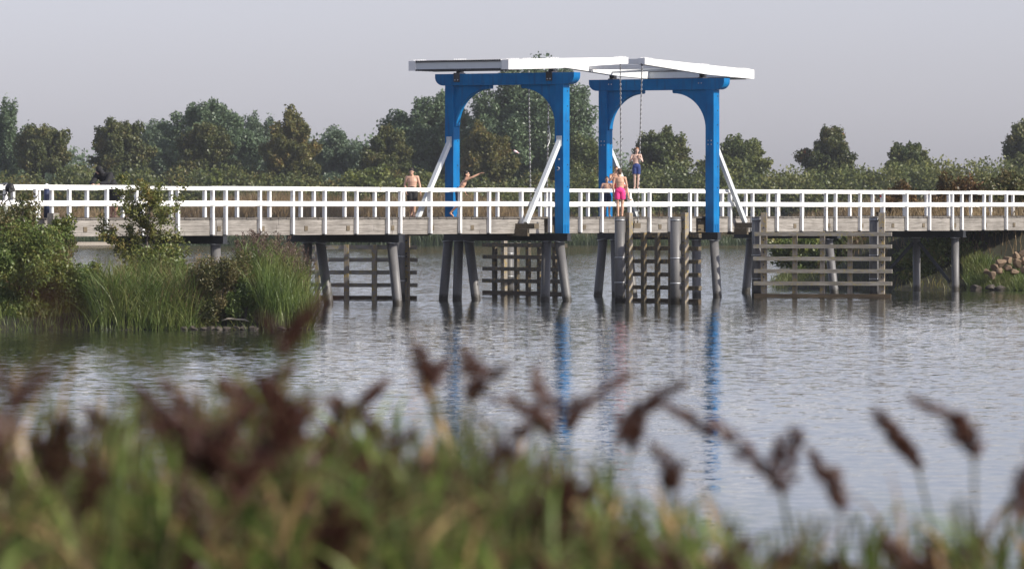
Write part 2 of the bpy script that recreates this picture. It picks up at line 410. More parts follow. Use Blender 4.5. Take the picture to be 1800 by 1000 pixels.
# ------------------------------------------------------------------ bridge frame of reference
X0, Y0, TH = 1.875, 208.3, R(57.99)
cu, su = math.cos(TH), math.sin(TH)
def u_of(px, v):
    k = (px - CX) / FPX; return (k * (Y0 + cu * v) - X0 + su * v) / (cu - k * su)
def v_of(px, u):
    k = (px - CX) / FPX; return (X0 + cu * u - k * (Y0 + su * u)) / (su + k * cu)
def W(u, v, z=0.0): return Vector((X0 + cu * u - su * v, Y0 + su * u + cu * v, z))
def zuv(py, u, v): return zpy(py, W(u, v).y)

DECK, FB = 3.09, 2.49
RV0, RV1 = 0.40, 4.74          # railing planes (posts' outer faces)
RTOP = 4.14
UL, UR = u_of(-160, RV0), u_of(2000, RV0)

bridge = empty('drawbridge', (X0, Y0, 0), TH, label='white railed timber drawbridge with two blue arched portals crossing the water', cat='drawbridge')

# deck planks
mb = MB(); rr = random.Random(3)
u = UL
while u < UR:
    wd = 0.24
    mb.box(u, u + wd - 0.012, RV0 + 0.10 - rr.uniform(0, 0.025), RV1 - 0.10 + rr.uniform(0, 0.025), DECK - 0.055, DECK + rr.uniform(-0.006, 0.006))
    u += wd
mb.build('deck', M['plank'], bridge)
# deck girders under the planks
mb = MB()
for v in (0.9, 1.7, 2.5, 3.3, 4.1): mb.box(UL, UR, v, v + 0.18, FB + 0.02, DECK - 0.06)
mb.build('girder', M['balk'], bridge)

# fascia boards on both sides, split in lengths
joints = [u_of(p, RV0) for p in (-140, 82, 386, 695)] + [-0.45, 0.85, 5.9, 10.6, 11.85] + [u_of(p, RV0) for p in (1463, 1684, 1990)]
blocks = [u_of(p, RV0) for p in (155, 235, 315, 390, 467, 543, 617, 695, 765, 835, 1032, 1165, 1402, 1462, 1520, 1574, 1628, 1683, 1737, 1787)]
for side, (va, vb, sg) in enumerate(((RV0 + 0.13, RV0 + 0.25, -1), (RV1 - 0.25, RV1 - 0.13, 1))):
    mb = MB()
    for a, b in zip(joints[:-1], joints[1:]):
        if a < 0 < b and b < 2: continue
        if a < 11.2 < b and b < 13: continue
        for z0, z1 in ((2.825, DECK - 0.057), (2.62, 2.818), (FB, 2.613)):
            u = a + 0.01
            while u < b - 0.02:
                L = rr.uniform(2.4, 4.6); e = min(u + L, b - 0.01)
                if b - 0.01 - e < 0.7: e = b - 0.01
                o = rr.uniform(-0.006, 0.006)
                mb.box(u, e - 0.006, va + o, vb + o, z0, z1); u = e
    fb = mb.build('edge_beam', M['fascia'], bridge)
    y = va if sg < 0 else vb
    for u in blocks:
        if -0.4 < u < 0.8 or 10.7 < u < 11.8: continue
        mb = MB(); mb.box(u - 0.1, u + 0.1, min(y, y + sg * 0.022) - 0.001, max(y, y + sg * 0.022), 2.635, 2.80)
        mb.build('joist_end', M['balk'], fb)
    for u in (0.6, 0.75, 10.75, 10.9):
        for z in (2.92, 2.6):
            mb = MB(); mb.tube([(u, y - 0.03, z), (u, y + 0.03, z)], 0.03, 8); mb.build('bolt', M['bolt'], fb)

# railings
near_px = [-95, -40, 12, 65, 124, 190, 253, 315, 376, 399, 459, 517, 573, 629, 684, 706, 759, 811, 862, 919, 969, 1022.6, 1060, 1109, 1144, 1180, 1215, 1286, 1325, 1368, 1411.5, 1454, 1471, 1514, 1555, 1596, 1636, 1676, 1693, 1732, 1771, 1812, 1852, 1892, 1930]
far_px = [-40, 20, 65, 88, 150, 213, 237, 298, 357, 414, 471, 526, 549, 603, 656, 706, 752, 834, 872, 913, 947, 957.5, 1031, 1079, 1129, 1175, 1221.5, 1267, 1280, 1308.5, 1348, 1366, 1408, 1449, 1491.5, 1531.5, 1548, 1587.5, 1626, 1665, 1704, 1739, 1778, 1815, 1852, 1890]
def rail_side(v_out, sg, pxs, vref):
    # v_out outer face of the posts; sg -1 near side, +1 far side (outward direction)
    gaps = [(-0.05, 0.50), (10.95, 11.5)] if sg < 0 else [(-0.05, 0.50), (10.95, 11.5)]
    spans = [(UL, -0.02), (0.46, 5.95), (5.99, 10.98), (11.48, UR)]
    tr = MB()
    def slab(mb, a, b, va, vb, z0, z1):
        lo, hi = min(va, vb), max(va, vb); mb.box(a, b, lo, hi, z0, z1)
    for a, b in spans:
        u = a
        while u < b - 0.01:
            e = min(u + rr.uniform(3.8, 6.2), b)
            if b - e < 1.2: e = b
            dz = rr.uniform(-0.014, 0.014)
            slab(tr, u, e - 0.006, v_out + sg * 0.025, v_out - sg * 0.15, RTOP - 0.125 + dz, RTOP + dz)
            u = e
    t = tr.build('top_rail', M['white'], bridge)
    mr = MB()
    for a, b in spans:
        u = a
        while u < b - 0.01:
            e = min(u + rr.uniform(3.8, 6.2), b)
            if b - e < 1.2: e = b
            dz = rr.uniform(-0.013, 0.013)
            slab(mr, u, e - 0.006, v_out + sg * 0.004 - sg * 0.12, v_out + sg * 0.004 - sg * 0.175, 3.48 + dz, 3.65 + dz)
            # outer board crossing in front of the posts
            slab(mr, u, e - 0.006, v_out + sg * 0.035, v_out - sg * 0.0, 3.485 + dz, 3.645 + dz)
            u = e
    mr.build('mid_rail', M['white'], t)
    for p in pxs:
        u = u_of(p, v_out)
        if any(a - 0.12 < u < b + 0.06 for a, b in gaps): continue
        pm = MB(); zb = FB + 0.03
        pm.box(u - 0.055, u + 0.055, min(v_out - sg * 0.004, v_out - sg * 0.115), max(v_out - sg * 0.004, v_out - sg * 0.115), zb, RTOP - 0.131)
        pm.box(u - 0.045, u + 0.045, min(v_out - sg * 0.02, v_out - sg * 0.1), max(v_out - sg * 0.02, v_out - sg * 0.1), zb - 0.05, zb, 1)
        if abs(p - 1548) < 0.1:
            pm.box(u - 0.058, u + 0.058, v_out - 0.14, v_out + 0.01, zuv(347, u, v_out), zuv(343, u, v_out), 2)
        pm.build('rail_post', [M['white'], M['black'], M['red']] if abs(p - 1548) < 0.1 else [M['white'], M['black']], t)
M['red'] = plain('red_tape', (0.6, 0.03, 0.02), 0.5)
rail_side(RV0, -1, near_px, RV0)
rail_side(RV1, 1, far_px, RV1)

# portals
PW = 5.14
def corbel_poly(sgn):
    # concave quarter plate; sgn +1 grows to +v from near post
    v0 = 0.36 if sgn > 0 else PW - 0.36
    pts = [(v0, 7.948), (v0 + sgn * 1.52, 7.948), (v0 + sgn * 1.52, 7.85)]
    for k in range(0, 15):
        t = R(90) * k / 14
        pts.append((v0 + sgn * (1.47 - 1.42 * math.sin(t)), 6.44 + 1.38 * math.cos(t)))
    pts.append((v0, 6.42))
    return pts
def portal(u0, sgn):
    u1 = u0 + 0.44
    mb = MB()
    n0, n1 = -0.46, PW + 0.44
    poly = [(n0, 8.38), (n1, 8.38), (n1, 8.30)]
    for k in range(0, 9):
        t = R(90) * k / 8; poly.append((n1 - 0.36 + 0.36 * math.cos(t), 8.26 - 0.31 * math.sin(t)))
    for k in range(0, 9):
        t = R(90) * k / 8; poly.append((n0 + 0.36 - 0.36 * math.sin(t), 8.26 - 0.31 * math.cos(t)))
    poly.append((n0, 8.30))
    mb.prism_yz(poly, u0 - 0.004, u1 + 0.004)
    pb = mb.build('portal_beam', M['blue'], bridge)
    for v in (0.0, PW - 0.36):
        pm = MB(); pm.box(u0, u1, v, v + 0.36, FB, 7.945)
        for du in (0.1, 0.17, 0.27, 0.34): pm.box(u0 + du, u0 + du + 0.03, v - 0.012, v + 0.001, FB + 0.002, FB + 0.32)
        for zz in (7.7, 7.15, 6.6, 5.9, 5.0, 4.2): pm.tube([(u0 + 0.3, v - 0.018, zz), (u0 + 0.3, v + 0.01, zz)], 0.022, 8, 1)
        for zz in (6.0, 5.85):
            for vv in (0.1, 0.24): pm.tube([(u0 - 0.018, v + vv, zz), (u0 + 0.01, v + vv, zz)], 0.022, 8, 2)
        post = pm.build('portal_post', [M['blue'], M['black'], M['galv']], pb)
    for s in (1, -1):
        cm = MB(); cm.prism_yz(corbel_poly(s), u0 + 0.09, u1 - 0.06)
        cm.build('arch_bracket', M['blue'], pb)
    for v in (0.18, PW - 0.18):
        bm_ = MB()
        ub = u0 - 2.30 if sgn < 0 else u1 + 2.30
        ut = u0 + 0.02 if sgn < 0 else u1 - 0.02
        bm_.beam((ub, v, 2.86), (ut, v, 5.86), 0.15, 0.17, (0, 1, 0))
        a = (min(ut, ut - 0.2 * sgn * -1), max(ut, ut - 0.2 * sgn * -1))
        if sgn < 0: bm_.box(u0 - 0.016, u0 + 0.001, v - 0.11, v + 0.11, 5.68, 6.06)
        else: bm_.box(u1 - 0.001, u1 + 0.016, v - 0.11, v + 0.11, 5.68, 6.06)
        bm_.build('brace', M['strut'], pb)
        bk = MB(); outv = -0.28 if v < 2 else PW + 0.28; inn = 0.85 if v < 2 else PW - 0.85
        bk.box(ub - 0.16, ub + 0.16, min(outv, inn), max(outv, inn), 2.66, 2.855)
        bk.box(ub - 0.22, ub - 0.1, min(outv + (0.25 if v < 2 else -0.25), inn), max(outv + (0.25 if v < 2 else -0.25), inn), 2.40, 2.658)
        bk.build('brace_block', M['balk'], pb)
    for v in (0.60, 4.62):
        br = MB()
        if sgn < 0:
            br.box(u0 - 0.03, u0 - 0.005, v - 0.13, v + 0.13, 8.08, 8.42)
            for a in (-0.06, 0.06): br.tube([(u0 - 0.05, v + a, 8.15), (u0 - 0.03, v + a, 8.15)], 0.025, 8, 1)
        else:
            br.box(u1 + 0.005, u1 + 0.03, v - 0.13, v + 0.13, 8.08, 8.42)
            for a in (-0.06, 0.06): br.tube([(u0 - 0.02, v + a, 8.2), (u0 - 0.003, v + a, 8.2)], 0.022, 8, 1)
        br.box(u0 + 0.02, u1 - 0.02, v - 0.11, v + 0.11, 8.382, 8.42)
        br.tube([(u0 + 0.22, v - 0.12, 8.50), (u0 + 0.22, v + 0.12, 8.50)], 0.07, 12)
        for s in (-1, 1): br.box(u0 + 0.12, u0 + 0.32, v + s * 0.09 - 0.015, v + s * 0.09 + 0.015, 8.42, 8.56)
        br.build('bearing', [M['bolt'], M['galv']], pb)
    return pb
pA = portal(0.0, -1)
pB = portal(11.015, 1)
# little fittings on the first portal's shaded face
fm = MB(); fm.tube([(-0.03, 0.17, 5.2), (0.0, 0.17, 5.2)], 0.035, 8); fm.build('reflector', M['galv'], pA)
fm = MB()
fm.tube([(-0.045 + 0.0, 0.2 + 0.05 * math.cos(t * 0.5), 4.86 + 0.06 * math.sin(t * 0.5)) for t in range(2, 12)], 0.015, 6)
fm.build('hook', M['galv'], pA)

# balance frames
def zline(u, ua, za, ub, zb): return za + (zb - za) * (u - ua) / (ub - ua)
def leaf(ut, up, utip, name):
    """ut tail, up pivot, utip tip"""
    def beam(v):
        s = 1 if utip > ut else -1
        prof = [(ut, 8.43, 8.79), (up - s * 0.2, 8.53, 8.90), (utip, 8.82, 9.06)]
        mb = MB(); w = 0.15
        vs = []; fs = []
        for (u, a, b) in prof:
            vs += [(u, v - w, a), (u, v + w, a), (u, v + w, b), (u, v - w, b)]
        n = len(prof)
        for i in range(n - 1):
            for k in range(4):
                k2 = (k + 1) % 4; fs.append((i * 4 + k, i * 4 + k2, i * 4 + 4 + k2, i * 4 + 4 + k))
        fs += [(0, 1, 2, 3), ((n - 1) * 4 + 3, (n - 1) * 4 + 2, (n - 1) * 4 + 1, (n - 1) * 4)]
        mb.add(vs, fs)
        # flange lips and bolt heads
        for uu in (up, utip - s * 0.35, ut + s * 0.5):
            for j in range(5):
                q = uu + (j - 2) * 0.12
                if (q - ut) * (q - utip) < 0:
                    zt = zline(q, prof[0][0], prof[0][2], prof[1][0], prof[1][2]) if (q - ut) * (q - prof[1][0]) <= 0 else zline(q, prof[1][0], prof[1][2], prof[2][0], prof[2][2])
                    for vv in (-0.09, 0.09): mb.tube([(q, v + vv, zt - 0.01), (q, v + vv, zt + 0.04)], 0.022, 6)
                    if j in (1, 3):
                        for dz in (-0.09, -0.16): mb.tube([(q, v - w - 0.012, zt + dz), (q, v - w + 0.01, zt + dz)], 0.018, 6)
        return mb.build('balance_beam', M['white_clean'], bridge)
    b0 = beam(0.60); beam(4.62)
    s = 1 if utip > ut else -1
    # counterweight box between the tails
    cw = MB(); a, b = (ut + s * 0.06, ut + s * 1.25); a, b = min(a, b), max(a, b)
    va, vb = 0.752, 4.468
    cw.box(a, b, va, vb, 8.49, 8.74)
    cw.box(a - 0.02, b + 0.02, va, vb, 8.742, 8.775); cw.box(a - 0.02, b + 0.02, va, vb, 8.44, 8.488)
    vq = va + 0.06
    while vq < vb - 0.05:
        for uu in (a - 0.035, b + 0.035):
            cw.box(uu - 0.016, uu + 0.016, vq, vq + 0.075, 8.73, 8.80, 1); cw.box(uu - 0.016, uu + 0.016, vq, vq + 0.075, 8.415, 8.48, 1)
        q = a + 0.1
        while q < b:
            cw.box(q, q + 0.04, vq, vq + 0.04, 8.415, 8.44, 1); q += 0.25
        vq += 0.1
    cw.build('counterweight', [M['strut'], M['bolt']], bridge)
    # cross ties
    def tie(u, z, h):
        t = MB(); t.box(u - 0.09, u + 0.09, 0.752, 4.468, z - h / 2, z + h / 2); t.build('cross_tie', M['white_clean'], bridge)
    tie(utip - s * 0.15, 8.935, 0.2)
    um = up + (utip - up) * 0.42
    tie(um, zline(um, up, 8.72, utip, 8.94), 0.16)
    dg = MB()
    dg.beam((up + s * 0.3, 0.76, 8.73), (um - s * 0.1, 4.46, 8.78), 0.06, 0.08, (1, 0, 0))
    dg.beam((up + s * 0.3, 4.46, 8.66), (um - s * 0.1, 0.76, 8.70), 0.06, 0.08, (1, 0, 0))
    dg.build('diagonal_tie', M['strut'], bridge)
leaf(-3.05, 0.22, 5.40, 'l')
leaf(14.95, 11.235, 6.62, 'r')

def chain(p0, p1, parent, name='lifting_chain'):
    p0, p1 = Vector(p0), Vector(p1); L = (p1 - p0).length; n = int(L / 0.085); d = (p1 - p0) / n
    dn = d.normalized(); x = dn.cross(Vector((0, 1, 0))).normalized(); y = dn.cross(x)
    mb = MB()
    for i in range(n):
        c = p0 + d * (i + 0.5); sx = x if i % 2 else y
        ring = []
        for k in range(8):
            t = 2 * math.pi * k / 8; ring.append(c + sx * 0.024 * math.cos(t) + dn * 0.058 * math.sin(t))
        ring.append(ring[0]); mb.tube(ring, 0.0115, 5, 2 if i % 2 else 0, False)  # alternate links take the steel with shade in its colour
    mb.tube([p0 + Vector((0, 0, 0.06)), p0], 0.03, 8, 1)
    for ss in (-0.06, 0.06): mb.tube([p0 + Vector((ss, 0, 0.05)), p0 + Vector((ss, 0, 0.1))], 0.02, 6, 1)
    me = mb.mesh(name, [M['chain'], M['bolt'], M['chain_shade']], fix=False)
    return link(name, me, parent)
uL, uR = 5.12, 6.78
chain((u_of(1090.5, 0.6), 0.60, 8.76), (u_of(1092, 0.36), 0.36, 2.95), bridge)
chain((u_of(1128.5, 0.6), 0.60, 8.76), (u_of(1121.5, 0.36), 0.36, 2.93), bridge)
chain((u_of(929, 4.62), 4.62, 8.76), (u_of(933, 4.7), 4.70, 3.3), bridge)
chain((u_of(965, 4.62), 4.62, 8.76), (u_of(961, 4.7), 4.70, 3.3), bridge)
uR = u_of(965, 4.62)
# a tail of rope looped on one far chain
mb = MB(); mb.tube([(uR - 0.05 + 0.09 * math.sin(t * 0.45), 4.60, 6.55 - 0.14 * t + 0.006 * t * t) for t in range(0, 12)], 0.018, 6)
mb.build('rope_loop', M['chain'], bridge)
mb = MB(); ub = u_of(1118, 0.3); mb.box(ub - 0.3, ub + 0.18, 0.2, 0.9, 2.66, 2.86)
mb.tube([(ub - 0.2, 0.25, 2.86), (ub - 0.2, 0.25, 2.94)], 0.03, 6); mb.tube([(ub + 0.02, 0.25, 2.86), (ub + 0.02, 0.25, 2.94)], 0.03, 6)
mb.build('chain_block', M['balk'], bridge)

# pier caps and piles
def pier(uc, va, vb, piles, zc=2.21, r=0.172, flange=True):
    mb = MB()
    mb.box(uc - 0.12, uc + 0.12, va, vb, zc + 0.04, FB - 0.03)
    mb.box(uc - 0.17, uc + 0.17, va - 0.02, vb + 0.02, zc, zc + 0.038); mb.box(uc - 0.17, uc + 0.17, va - 0.02, vb + 0.02, FB - 0.028, FB - 0.004)
    cap = mb.build('pier_cap', M['black'], bridge)
    for (pt, pb, yb) in piles:
        vt = v_of(pt, uc); vbm = v_of(pb, uc)
        dv = vbm - vt
        pm = MB(); pm.tube([(uc, vt, zc - 0.002), (uc, vt + dv * 1.0, 0), (uc, vt + dv * 1.35, -0.8)], r, 20)
        pm.tube([(uc, vt, zc - 0.03), (uc, vt + dv * .012, zc - 0.004)], r + 0.045, 20, 1)
        pm.build('pile', [M['pile'], M['galv']], cap)
    return cap
uA, uB = 0.22, 11.235
pier(uA, -0.12, PW + 0.12, [(983, 997, 0), (961, 958, 0), (788, 779, 0), (806.5, 803.5, 0), (824, 837, 0)])
pier(uB, -0.12, PW + 0.12, [(1255, 1261, 0), (1224, 1224.5, 0), (1060, 1051, 0), (1081, 1083, 0), (1103, 1113, 0)])
u695 = u_of(692, 0.5); pier(u695, 0.2, 4.95, [(688.5, 699, 0), (563, 578, 0), (541, 536, 0)])
u380 = u_of(383, 0.5); pier(u380, 0.2, 4.95, [(379, 380, 0), (236, 226, 0)])
u95 = u_of(84, 0.5); pier(u95, 0.2, 4.95, [(70, 72, 0), (-80, -86, 0)])
u1463 = u_of(1463, 0.5); pier(u1463, 0.2, 4.95, [(1456, 1467, 0), (1320, 1311, 0)])
u1685 = u_of(1684, 0.5); cap = pier(u1685, 0.2, 4.95, [(1679, 1679.5, 0), (1611, 1611.5, 0), (1546, 1546, 0)], r=0.16)
db = MB(); va, vb, vc = v_of(1617, u1685), v_of(1672, u1685), v_of(1556, u1685)
db.beam((u1685 - 0.1, va, 2.0), (u1685 - 0.1, vb, 0.35), 0.1, 0.12, (1, 0, 0)); db.beam((u1685 - 0.1, va + 0.25, 2.0), (u1685 - 0.1, vc, 0.6), 0.1, 0.12, (1, 0, 0))
db.build('diagonal_brace', M['black'], cap)

# ------------------------------------------------------------------ timber fenders
def fender(uq, vq, sgn_v, sgn_u, px0, px1, rows, mains, slims, front_rails, label, pile_top=True, main_top=3.25, dark=False, tilt=20, pile_shift=0.0):
    """runs from (uq,vq) outward in sgn_v, flaring to sgn_u; px0..px1 rails' extent; mains/slims pixel columns"""
    dv, du = sgn_v * math.cos(R(tilt)), sgn_u * math.sin(R(tilt))
    o = W(uq, vq); d = Vector((cu * du - su * dv, su * du + cu * dv, 0)).normalized()
    # frame: local x along rails, pointing screen-right; local y away from viewer
    if d.x < 0: d = -d
    rz = math.atan2(d.y, d.x)
    base = empty('fender', o, rz, label=label, cat='timber fender', group='timber fenders guarding the bridge opening')
    def t_of(px):
        k = (px - CX) / FPX; return (k * o.y - o.x) / (d.x - k * d.y)
    ry0, ry1 = (-0.075, 0.075)
    fy = -0.16 if front_rails else 0.16     # rails' y
    a, b = t_of(px0), t_of(px1)
    for i, z in enumerate(rows):
        mb = MB(); wv = rr.uniform(-0.02, 0.02)
        mb.box(a + rr.uniform(-0.03, 0.03), b + rr.uniform(-0.03, 0.03), fy - 0.07, fy + 0.07, z - 0.075, z + 0.075)
        mb.build('rail', M['fender_wet'] if z < 0.2 else M['fender_shade'] if dark else M['fender'], base)
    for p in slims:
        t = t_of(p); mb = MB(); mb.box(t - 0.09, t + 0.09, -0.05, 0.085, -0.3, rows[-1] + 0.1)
        mb.build('upright', M['fender_shade'] if dark else M['fender_v'], base)  # dark: shade painted in by the darker timber tone
    for p in mains:
        t = t_of(p)
        mb = MB(); mb.box(t - 0.11, t + 0.11, -0.085, 0.085, -0.5, main_top)
        for z in [r + 0.0 for r in rows[1:]]:
            mb.tube([(t, -0.085 - 0.012, z + 0.24), (t, -0.08, z + 0.24)], 0.03, 8, 1)
        mb.build('post', [M['fender_v'], M['bolt']], base)
        pm = MB()
        yc = 0.29 if front_rails else -0.27
        tc = t + pile_shift
        pm.tube([(tc, yc, -0.8), (tc, yc, main_top - 0.16)], 0.19, 24)
        for z in (2.98, 1.62, 0.72): pm.tube([(tc, yc, z - 0.025), (tc, yc, z + 0.025)], 0.2, 24, 1)
        for z in (2.98, 1.62, 0.72): pm.beam((tc + 0.1, yc, z), (t + 0.05, 0.0, z), 0.05, 0.05, (0, 0, 1), 2)
        pm.build('pile', [M['pile'], M['galv'], M['bolt']], base)
rows5 = [0.08, 0.55, 1.02, 1.49, 1.96]; rows6 = rows5 + [2.43]
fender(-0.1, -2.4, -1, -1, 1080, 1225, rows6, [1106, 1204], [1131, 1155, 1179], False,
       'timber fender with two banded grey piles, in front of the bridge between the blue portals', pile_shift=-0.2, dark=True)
fender(-0.1, 6.0, 1, -1, 535, 731, rows5, [715], [558, 609, 658], False,
       'sunlit timber fender behind the bridge, left of the left blue portal', pile_shift=-0.2, main_top=3.0)
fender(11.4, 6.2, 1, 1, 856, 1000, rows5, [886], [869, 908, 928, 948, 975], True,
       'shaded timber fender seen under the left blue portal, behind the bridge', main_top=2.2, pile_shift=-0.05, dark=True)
fender(11.4, -1.2, -1, 1, 1326, 1568, rows6, [1343, 1550], [1397, 1445.5, 1494], True,
       'weathered timber fender in full sun, in front of the bridge right of the right portal', pile_shift=-0.33)

# ------------------------------------------------------------------ foliage generators
def unit(n, rng):
    v = rng.normal(size=(n, 3)); return v / np.linalg.norm(v, axis=1, keepdims=True)
def leaf_quads(P, rng, s0, s1, elong=1.7, dirs=None):
    n = len(P); a = unit(n, rng) if dirs is None else dirs
    t = unit(n, rng); b = np.cross(a, t); b /= np.linalg.norm(b, axis=1, keepdims=True) + 1e-9
    s = rng.uniform(s0, s1, (n, 1))
    A, B = a * s * elong / 2, b * s / 2
    nrm = np.cross(a, b) * s * 0.12
    V = np.stack([P - A, P + B + nrm, P + A, P - B + nrm], 1).reshape(-1, 3)
    return V, np.arange(n * 4).reshape(-1, 4)
def blades(base, h, w, lean, rng, segs=4, droop=0.6):
    """curved grass strips"""
    n = len(base); az = rng.uniform(0, 2 * math.pi, n)
    dx = np.stack([np.cos(az), np.sin(az), np.zeros(n)], 1); fa = az + rng.uniform(-1.2, 1.2, n) + math.pi / 2
    wd = np.stack([np.cos(fa), np.sin(fa), np.zeros(n)], 1)
    L = []
    for k in range(segs + 1):
        t = k / segs
        p = base + dx * (lean * h * t ** 2)[:, None] + np.array([0, 0, 1.0]) * (h * (t - droop * lean * t ** 2 * 0.5))[:, None]
        ww = (w * (1 - t ** 2) + 0.0006)[:, None] * 0.5
        L.append(np.stack([p - wd * ww, p + wd * ww], 1))
    V = np.stack(L, 1)                               # n, segs+1, 2, 3
    i = np.arange(n * (segs + 1) * 2).reshape(n, segs + 1, 2)
    F = np.stack([i[:, :-1, 0], i[:, :-1, 1], i[:, 1:, 1], i[:, 1:, 0]], -1).reshape(-1, 4)
    return V.reshape(-1, 3), F
def cat(parts):
    V = []; F = []; m = []; o = 0
    for k, (v, f, mi) in enumerate(parts):
        V.append(v); F.append(f + o); m.append(np.full(len(f), mi)); o += len(v)
    return np.concatenate(V), np.concatenate(F), np.concatenate(m)

def crown_pts(n, c, rad, rng, nb=30, br=0.34, flat=0.0, open_=0.0):
    """leaf points in lumpy clumps spread through an uneven dome"""
    d = unit(nb, rng)
    # uneven radius per direction: a few random lobes and bites
    ax = unit(9, rng); am = rng.uniform(-0.34, 0.24, 9)
    f = 1.0 + (np.clip(d @ ax.T, 0, 1) ** 3 * am).sum(1)
    rr_ = (rng.uniform(0.25, 1.0, nb) ** 0.55 * f * 0.86)[:, None]
    bc = d * rr_
    low = bc[:, 2] < 0
    bc[low, :2] *= 1.12                                    # fuller at the skirt, tighter at the top
    bc[~low, :2] *= (1 - 0.28 * np.clip(bc[~low, 2], 0, 1) ** 1.5)[:, None]
    bs = rng.uniform(0.45, 1.35, nb) * br
    wgt = bs ** 2; wgt /= wgt.sum()
    k = rng.choice(nb, n, p=wgt)
    q = unit(n, rng) * (rng.uniform(0.1, 1.0, (n, 1)) ** 0.5) * bs[k][:, None] * 0.82
    od = d + np.array([0, 0, 0.55]); od /= np.linalg.norm(od, axis=1, keepdims=True); od = od[k]
    q = q + od * (q * od).sum(1, keepdims=True) * 0.75      # sprays reach outwards and up
    # ragged twigs sticking out
    far = rng.random(n) < 0.14; q[far] *= rng.uniform(1.0, 1.28, (far.sum(), 1))
    p = bc[k] + q
    return p * np.array(rad) + np.array(c), bc * np.array(rad) + np.array(c)

def tree(name, label, px, top, Y, wpx, base_py, kind, seed, n=9000, leaf=(0.14, 0.3), trunk=True, group=None, cat_='tree', nb=34, br=0.33, dome=False):
    g = np.random.default_rng(seed)
    x = (px - CX) / FPX * Y; zt = zpy(top + 2, Y); zb = zpy(base_py + 28, Y)
    ground = float(far_h(np.array(x), np.array(Y))) if Y > 500 else 1.0
    t = empty(name, (x, Y, ground), label=label, cat=cat_, group=group)
    rx = (1.16 if 'poplar' in name or 'willow' in name else 1.04) * wpx / FPX * Y / 2; h = zt - ground; cb = max(zb - ground, 0.3)
    cz = (h + cb) / 2; rz = (h - cb) / 2
    P, bc = crown_pts(n, (0, 0, cz), (rx, rx * 0.85, rz), g, nb, br)
    P2, _ = crown_pts(n // 4, (0, 0, cz - rz * 0.25), (rx * 0.8, rx * 0.7, rz * 0.7), g, 10, 0.45)
    P = np.concatenate([P, P2])
    V, F = leaf_quads(P, g, *leaf)
    link('crown', mesh_np('crown', V, F, FO[kind]), t)
    mb = MB(); r0 = max(0.12, h * 0.018)
    mb.tube([(0, 0, -0.4), (0.05, 0, cb * 0.6), (0.1, 0.05, cz), (0.1, 0, cz + rz * 0.6)], [r0 * 1.2, r0, r0 * 0.7, r0 * 0.2], 8)
    for b in bc[:14]:
        z0 = min(max(b[2] * 0.55, cb * 0.7), cz + rz * 0.3)
        mb.tube([(0.05, 0, z0), (b[0] * 0.5, b[1] * 0.5, (z0 + b[2]) / 2 + 0.2), tuple(b)], [r0 * 0.4, r0 * 0.25, r0 * 0.08], 5)
    mb.build('trunk', M['bark'], t)
    return t

# far trees: px, top, Y, width px, base py
TR = [
 ('deciduous_tree', 'tall dark tree cut off by the left edge of the picture', 5, 178, 600, 90, 330, 'poplar', 1, 9000),
 ('maple_tree', 'round dark green tree near the left edge, above the left end of the railing', 75, 213, 575, 104, 300, 'maple', 2, 9000),
 ('maple_tree', 'dark tree with a bare notched left side, above the black-clad person', 214, 207, 575, 108, 290, 'maple', 3, 8000),
 ('poplar_tree', 'wide grey-green tree standing highest on the left half of the far bank', 362, 176, 625, 150, 310, 'poplar', 4, 16000),
 ('poplar_tree', 'low hazy tree between the notched dark tree and the wide grey-green one', 280, 204, 640, 100, 310, 'willow', 5, 9000),
 ('maple_tree', 'dark low tree standing in front of the wide grey-green tree', 362, 216, 575, 104, 285, 'maple', 6, 8000),
 ('willow_tree', 'pale bluish pointed tree behind and left of the golden tree', 457, 188, 640, 66, 300, 'willow', 7, 6000),
 ('maple_tree', 'golden-tinged round tree left of centre on the far bank', 513, 202, 572, 104, 300, 'maple_gold', 8, 10000),
 ('willow_tree', 'broad low hazy tree between the golden tree and the brownish one', 592, 224, 630, 130, 310, 'willow', 9, 10000),
 ('maple_tree', 'brownish tree with a spiky top left of the left blue portal', 676, 222, 574, 96, 300, 'maple', 10, 8000),
 ('poplar_tree', 'tall rounded tree rising just left of the left blue portal', 752, 162, 615, 155, 320, 'poplar', 11, 16000),
 ('poplar_tree', 'tallest tree, filling the left portal arch and showing above its beam', 918, 112, 610, 225, 330, 'poplar', 12, 34000),
 ('maple_tree', 'golden tree framed low in the left portal arch', 846, 212, 572, 96, 318, 'maple_gold', 13, 9000),
 ('poplar_tree', 'tree filling the gap between the two blue portals', 1020, 226, 590, 100, 325, 'hedge_r', 14, 9000),
 ('maple_tree', 'feathery tree framed in the right portal arch behind the boy on the rail', 1157, 216, 575, 104, 300, 'hedge', 15, 7500),
 ('maple_tree', 'open-crowned tree just right of the right blue portal', 1290, 232, 575, 112, 305, 'hedge_r', 16, 6000),
 ('maple_tree', 'lone round tree with red patches on its right side', 1455, 222, 575, 100, 305, 'maple_red', 17, 8500),
 ('maple_tree', 'small dark tree poking out of the hedge right of the red-patched tree', 1600, 248, 575, 84, 300, 'hedge', 18, 6000),
 ('maple_tree', 'loose dark tree cut off by the right edge of the picture', 1806, 212, 575, 90, 300, 'maple', 19, 6000),
]
for (nm, lb, px, top, Y, wd, bp, kd, sd, n) in TR:
    tree(nm, lb, px, top, Y, wd, bp, kd, sd, int(n * 2.8), leaf=(0.10, 0.25) if n < 12000 else (0.13, 0.28), nb=75 if n < 12000 else 130, br=0.235 if n < 12000 else 0.19)

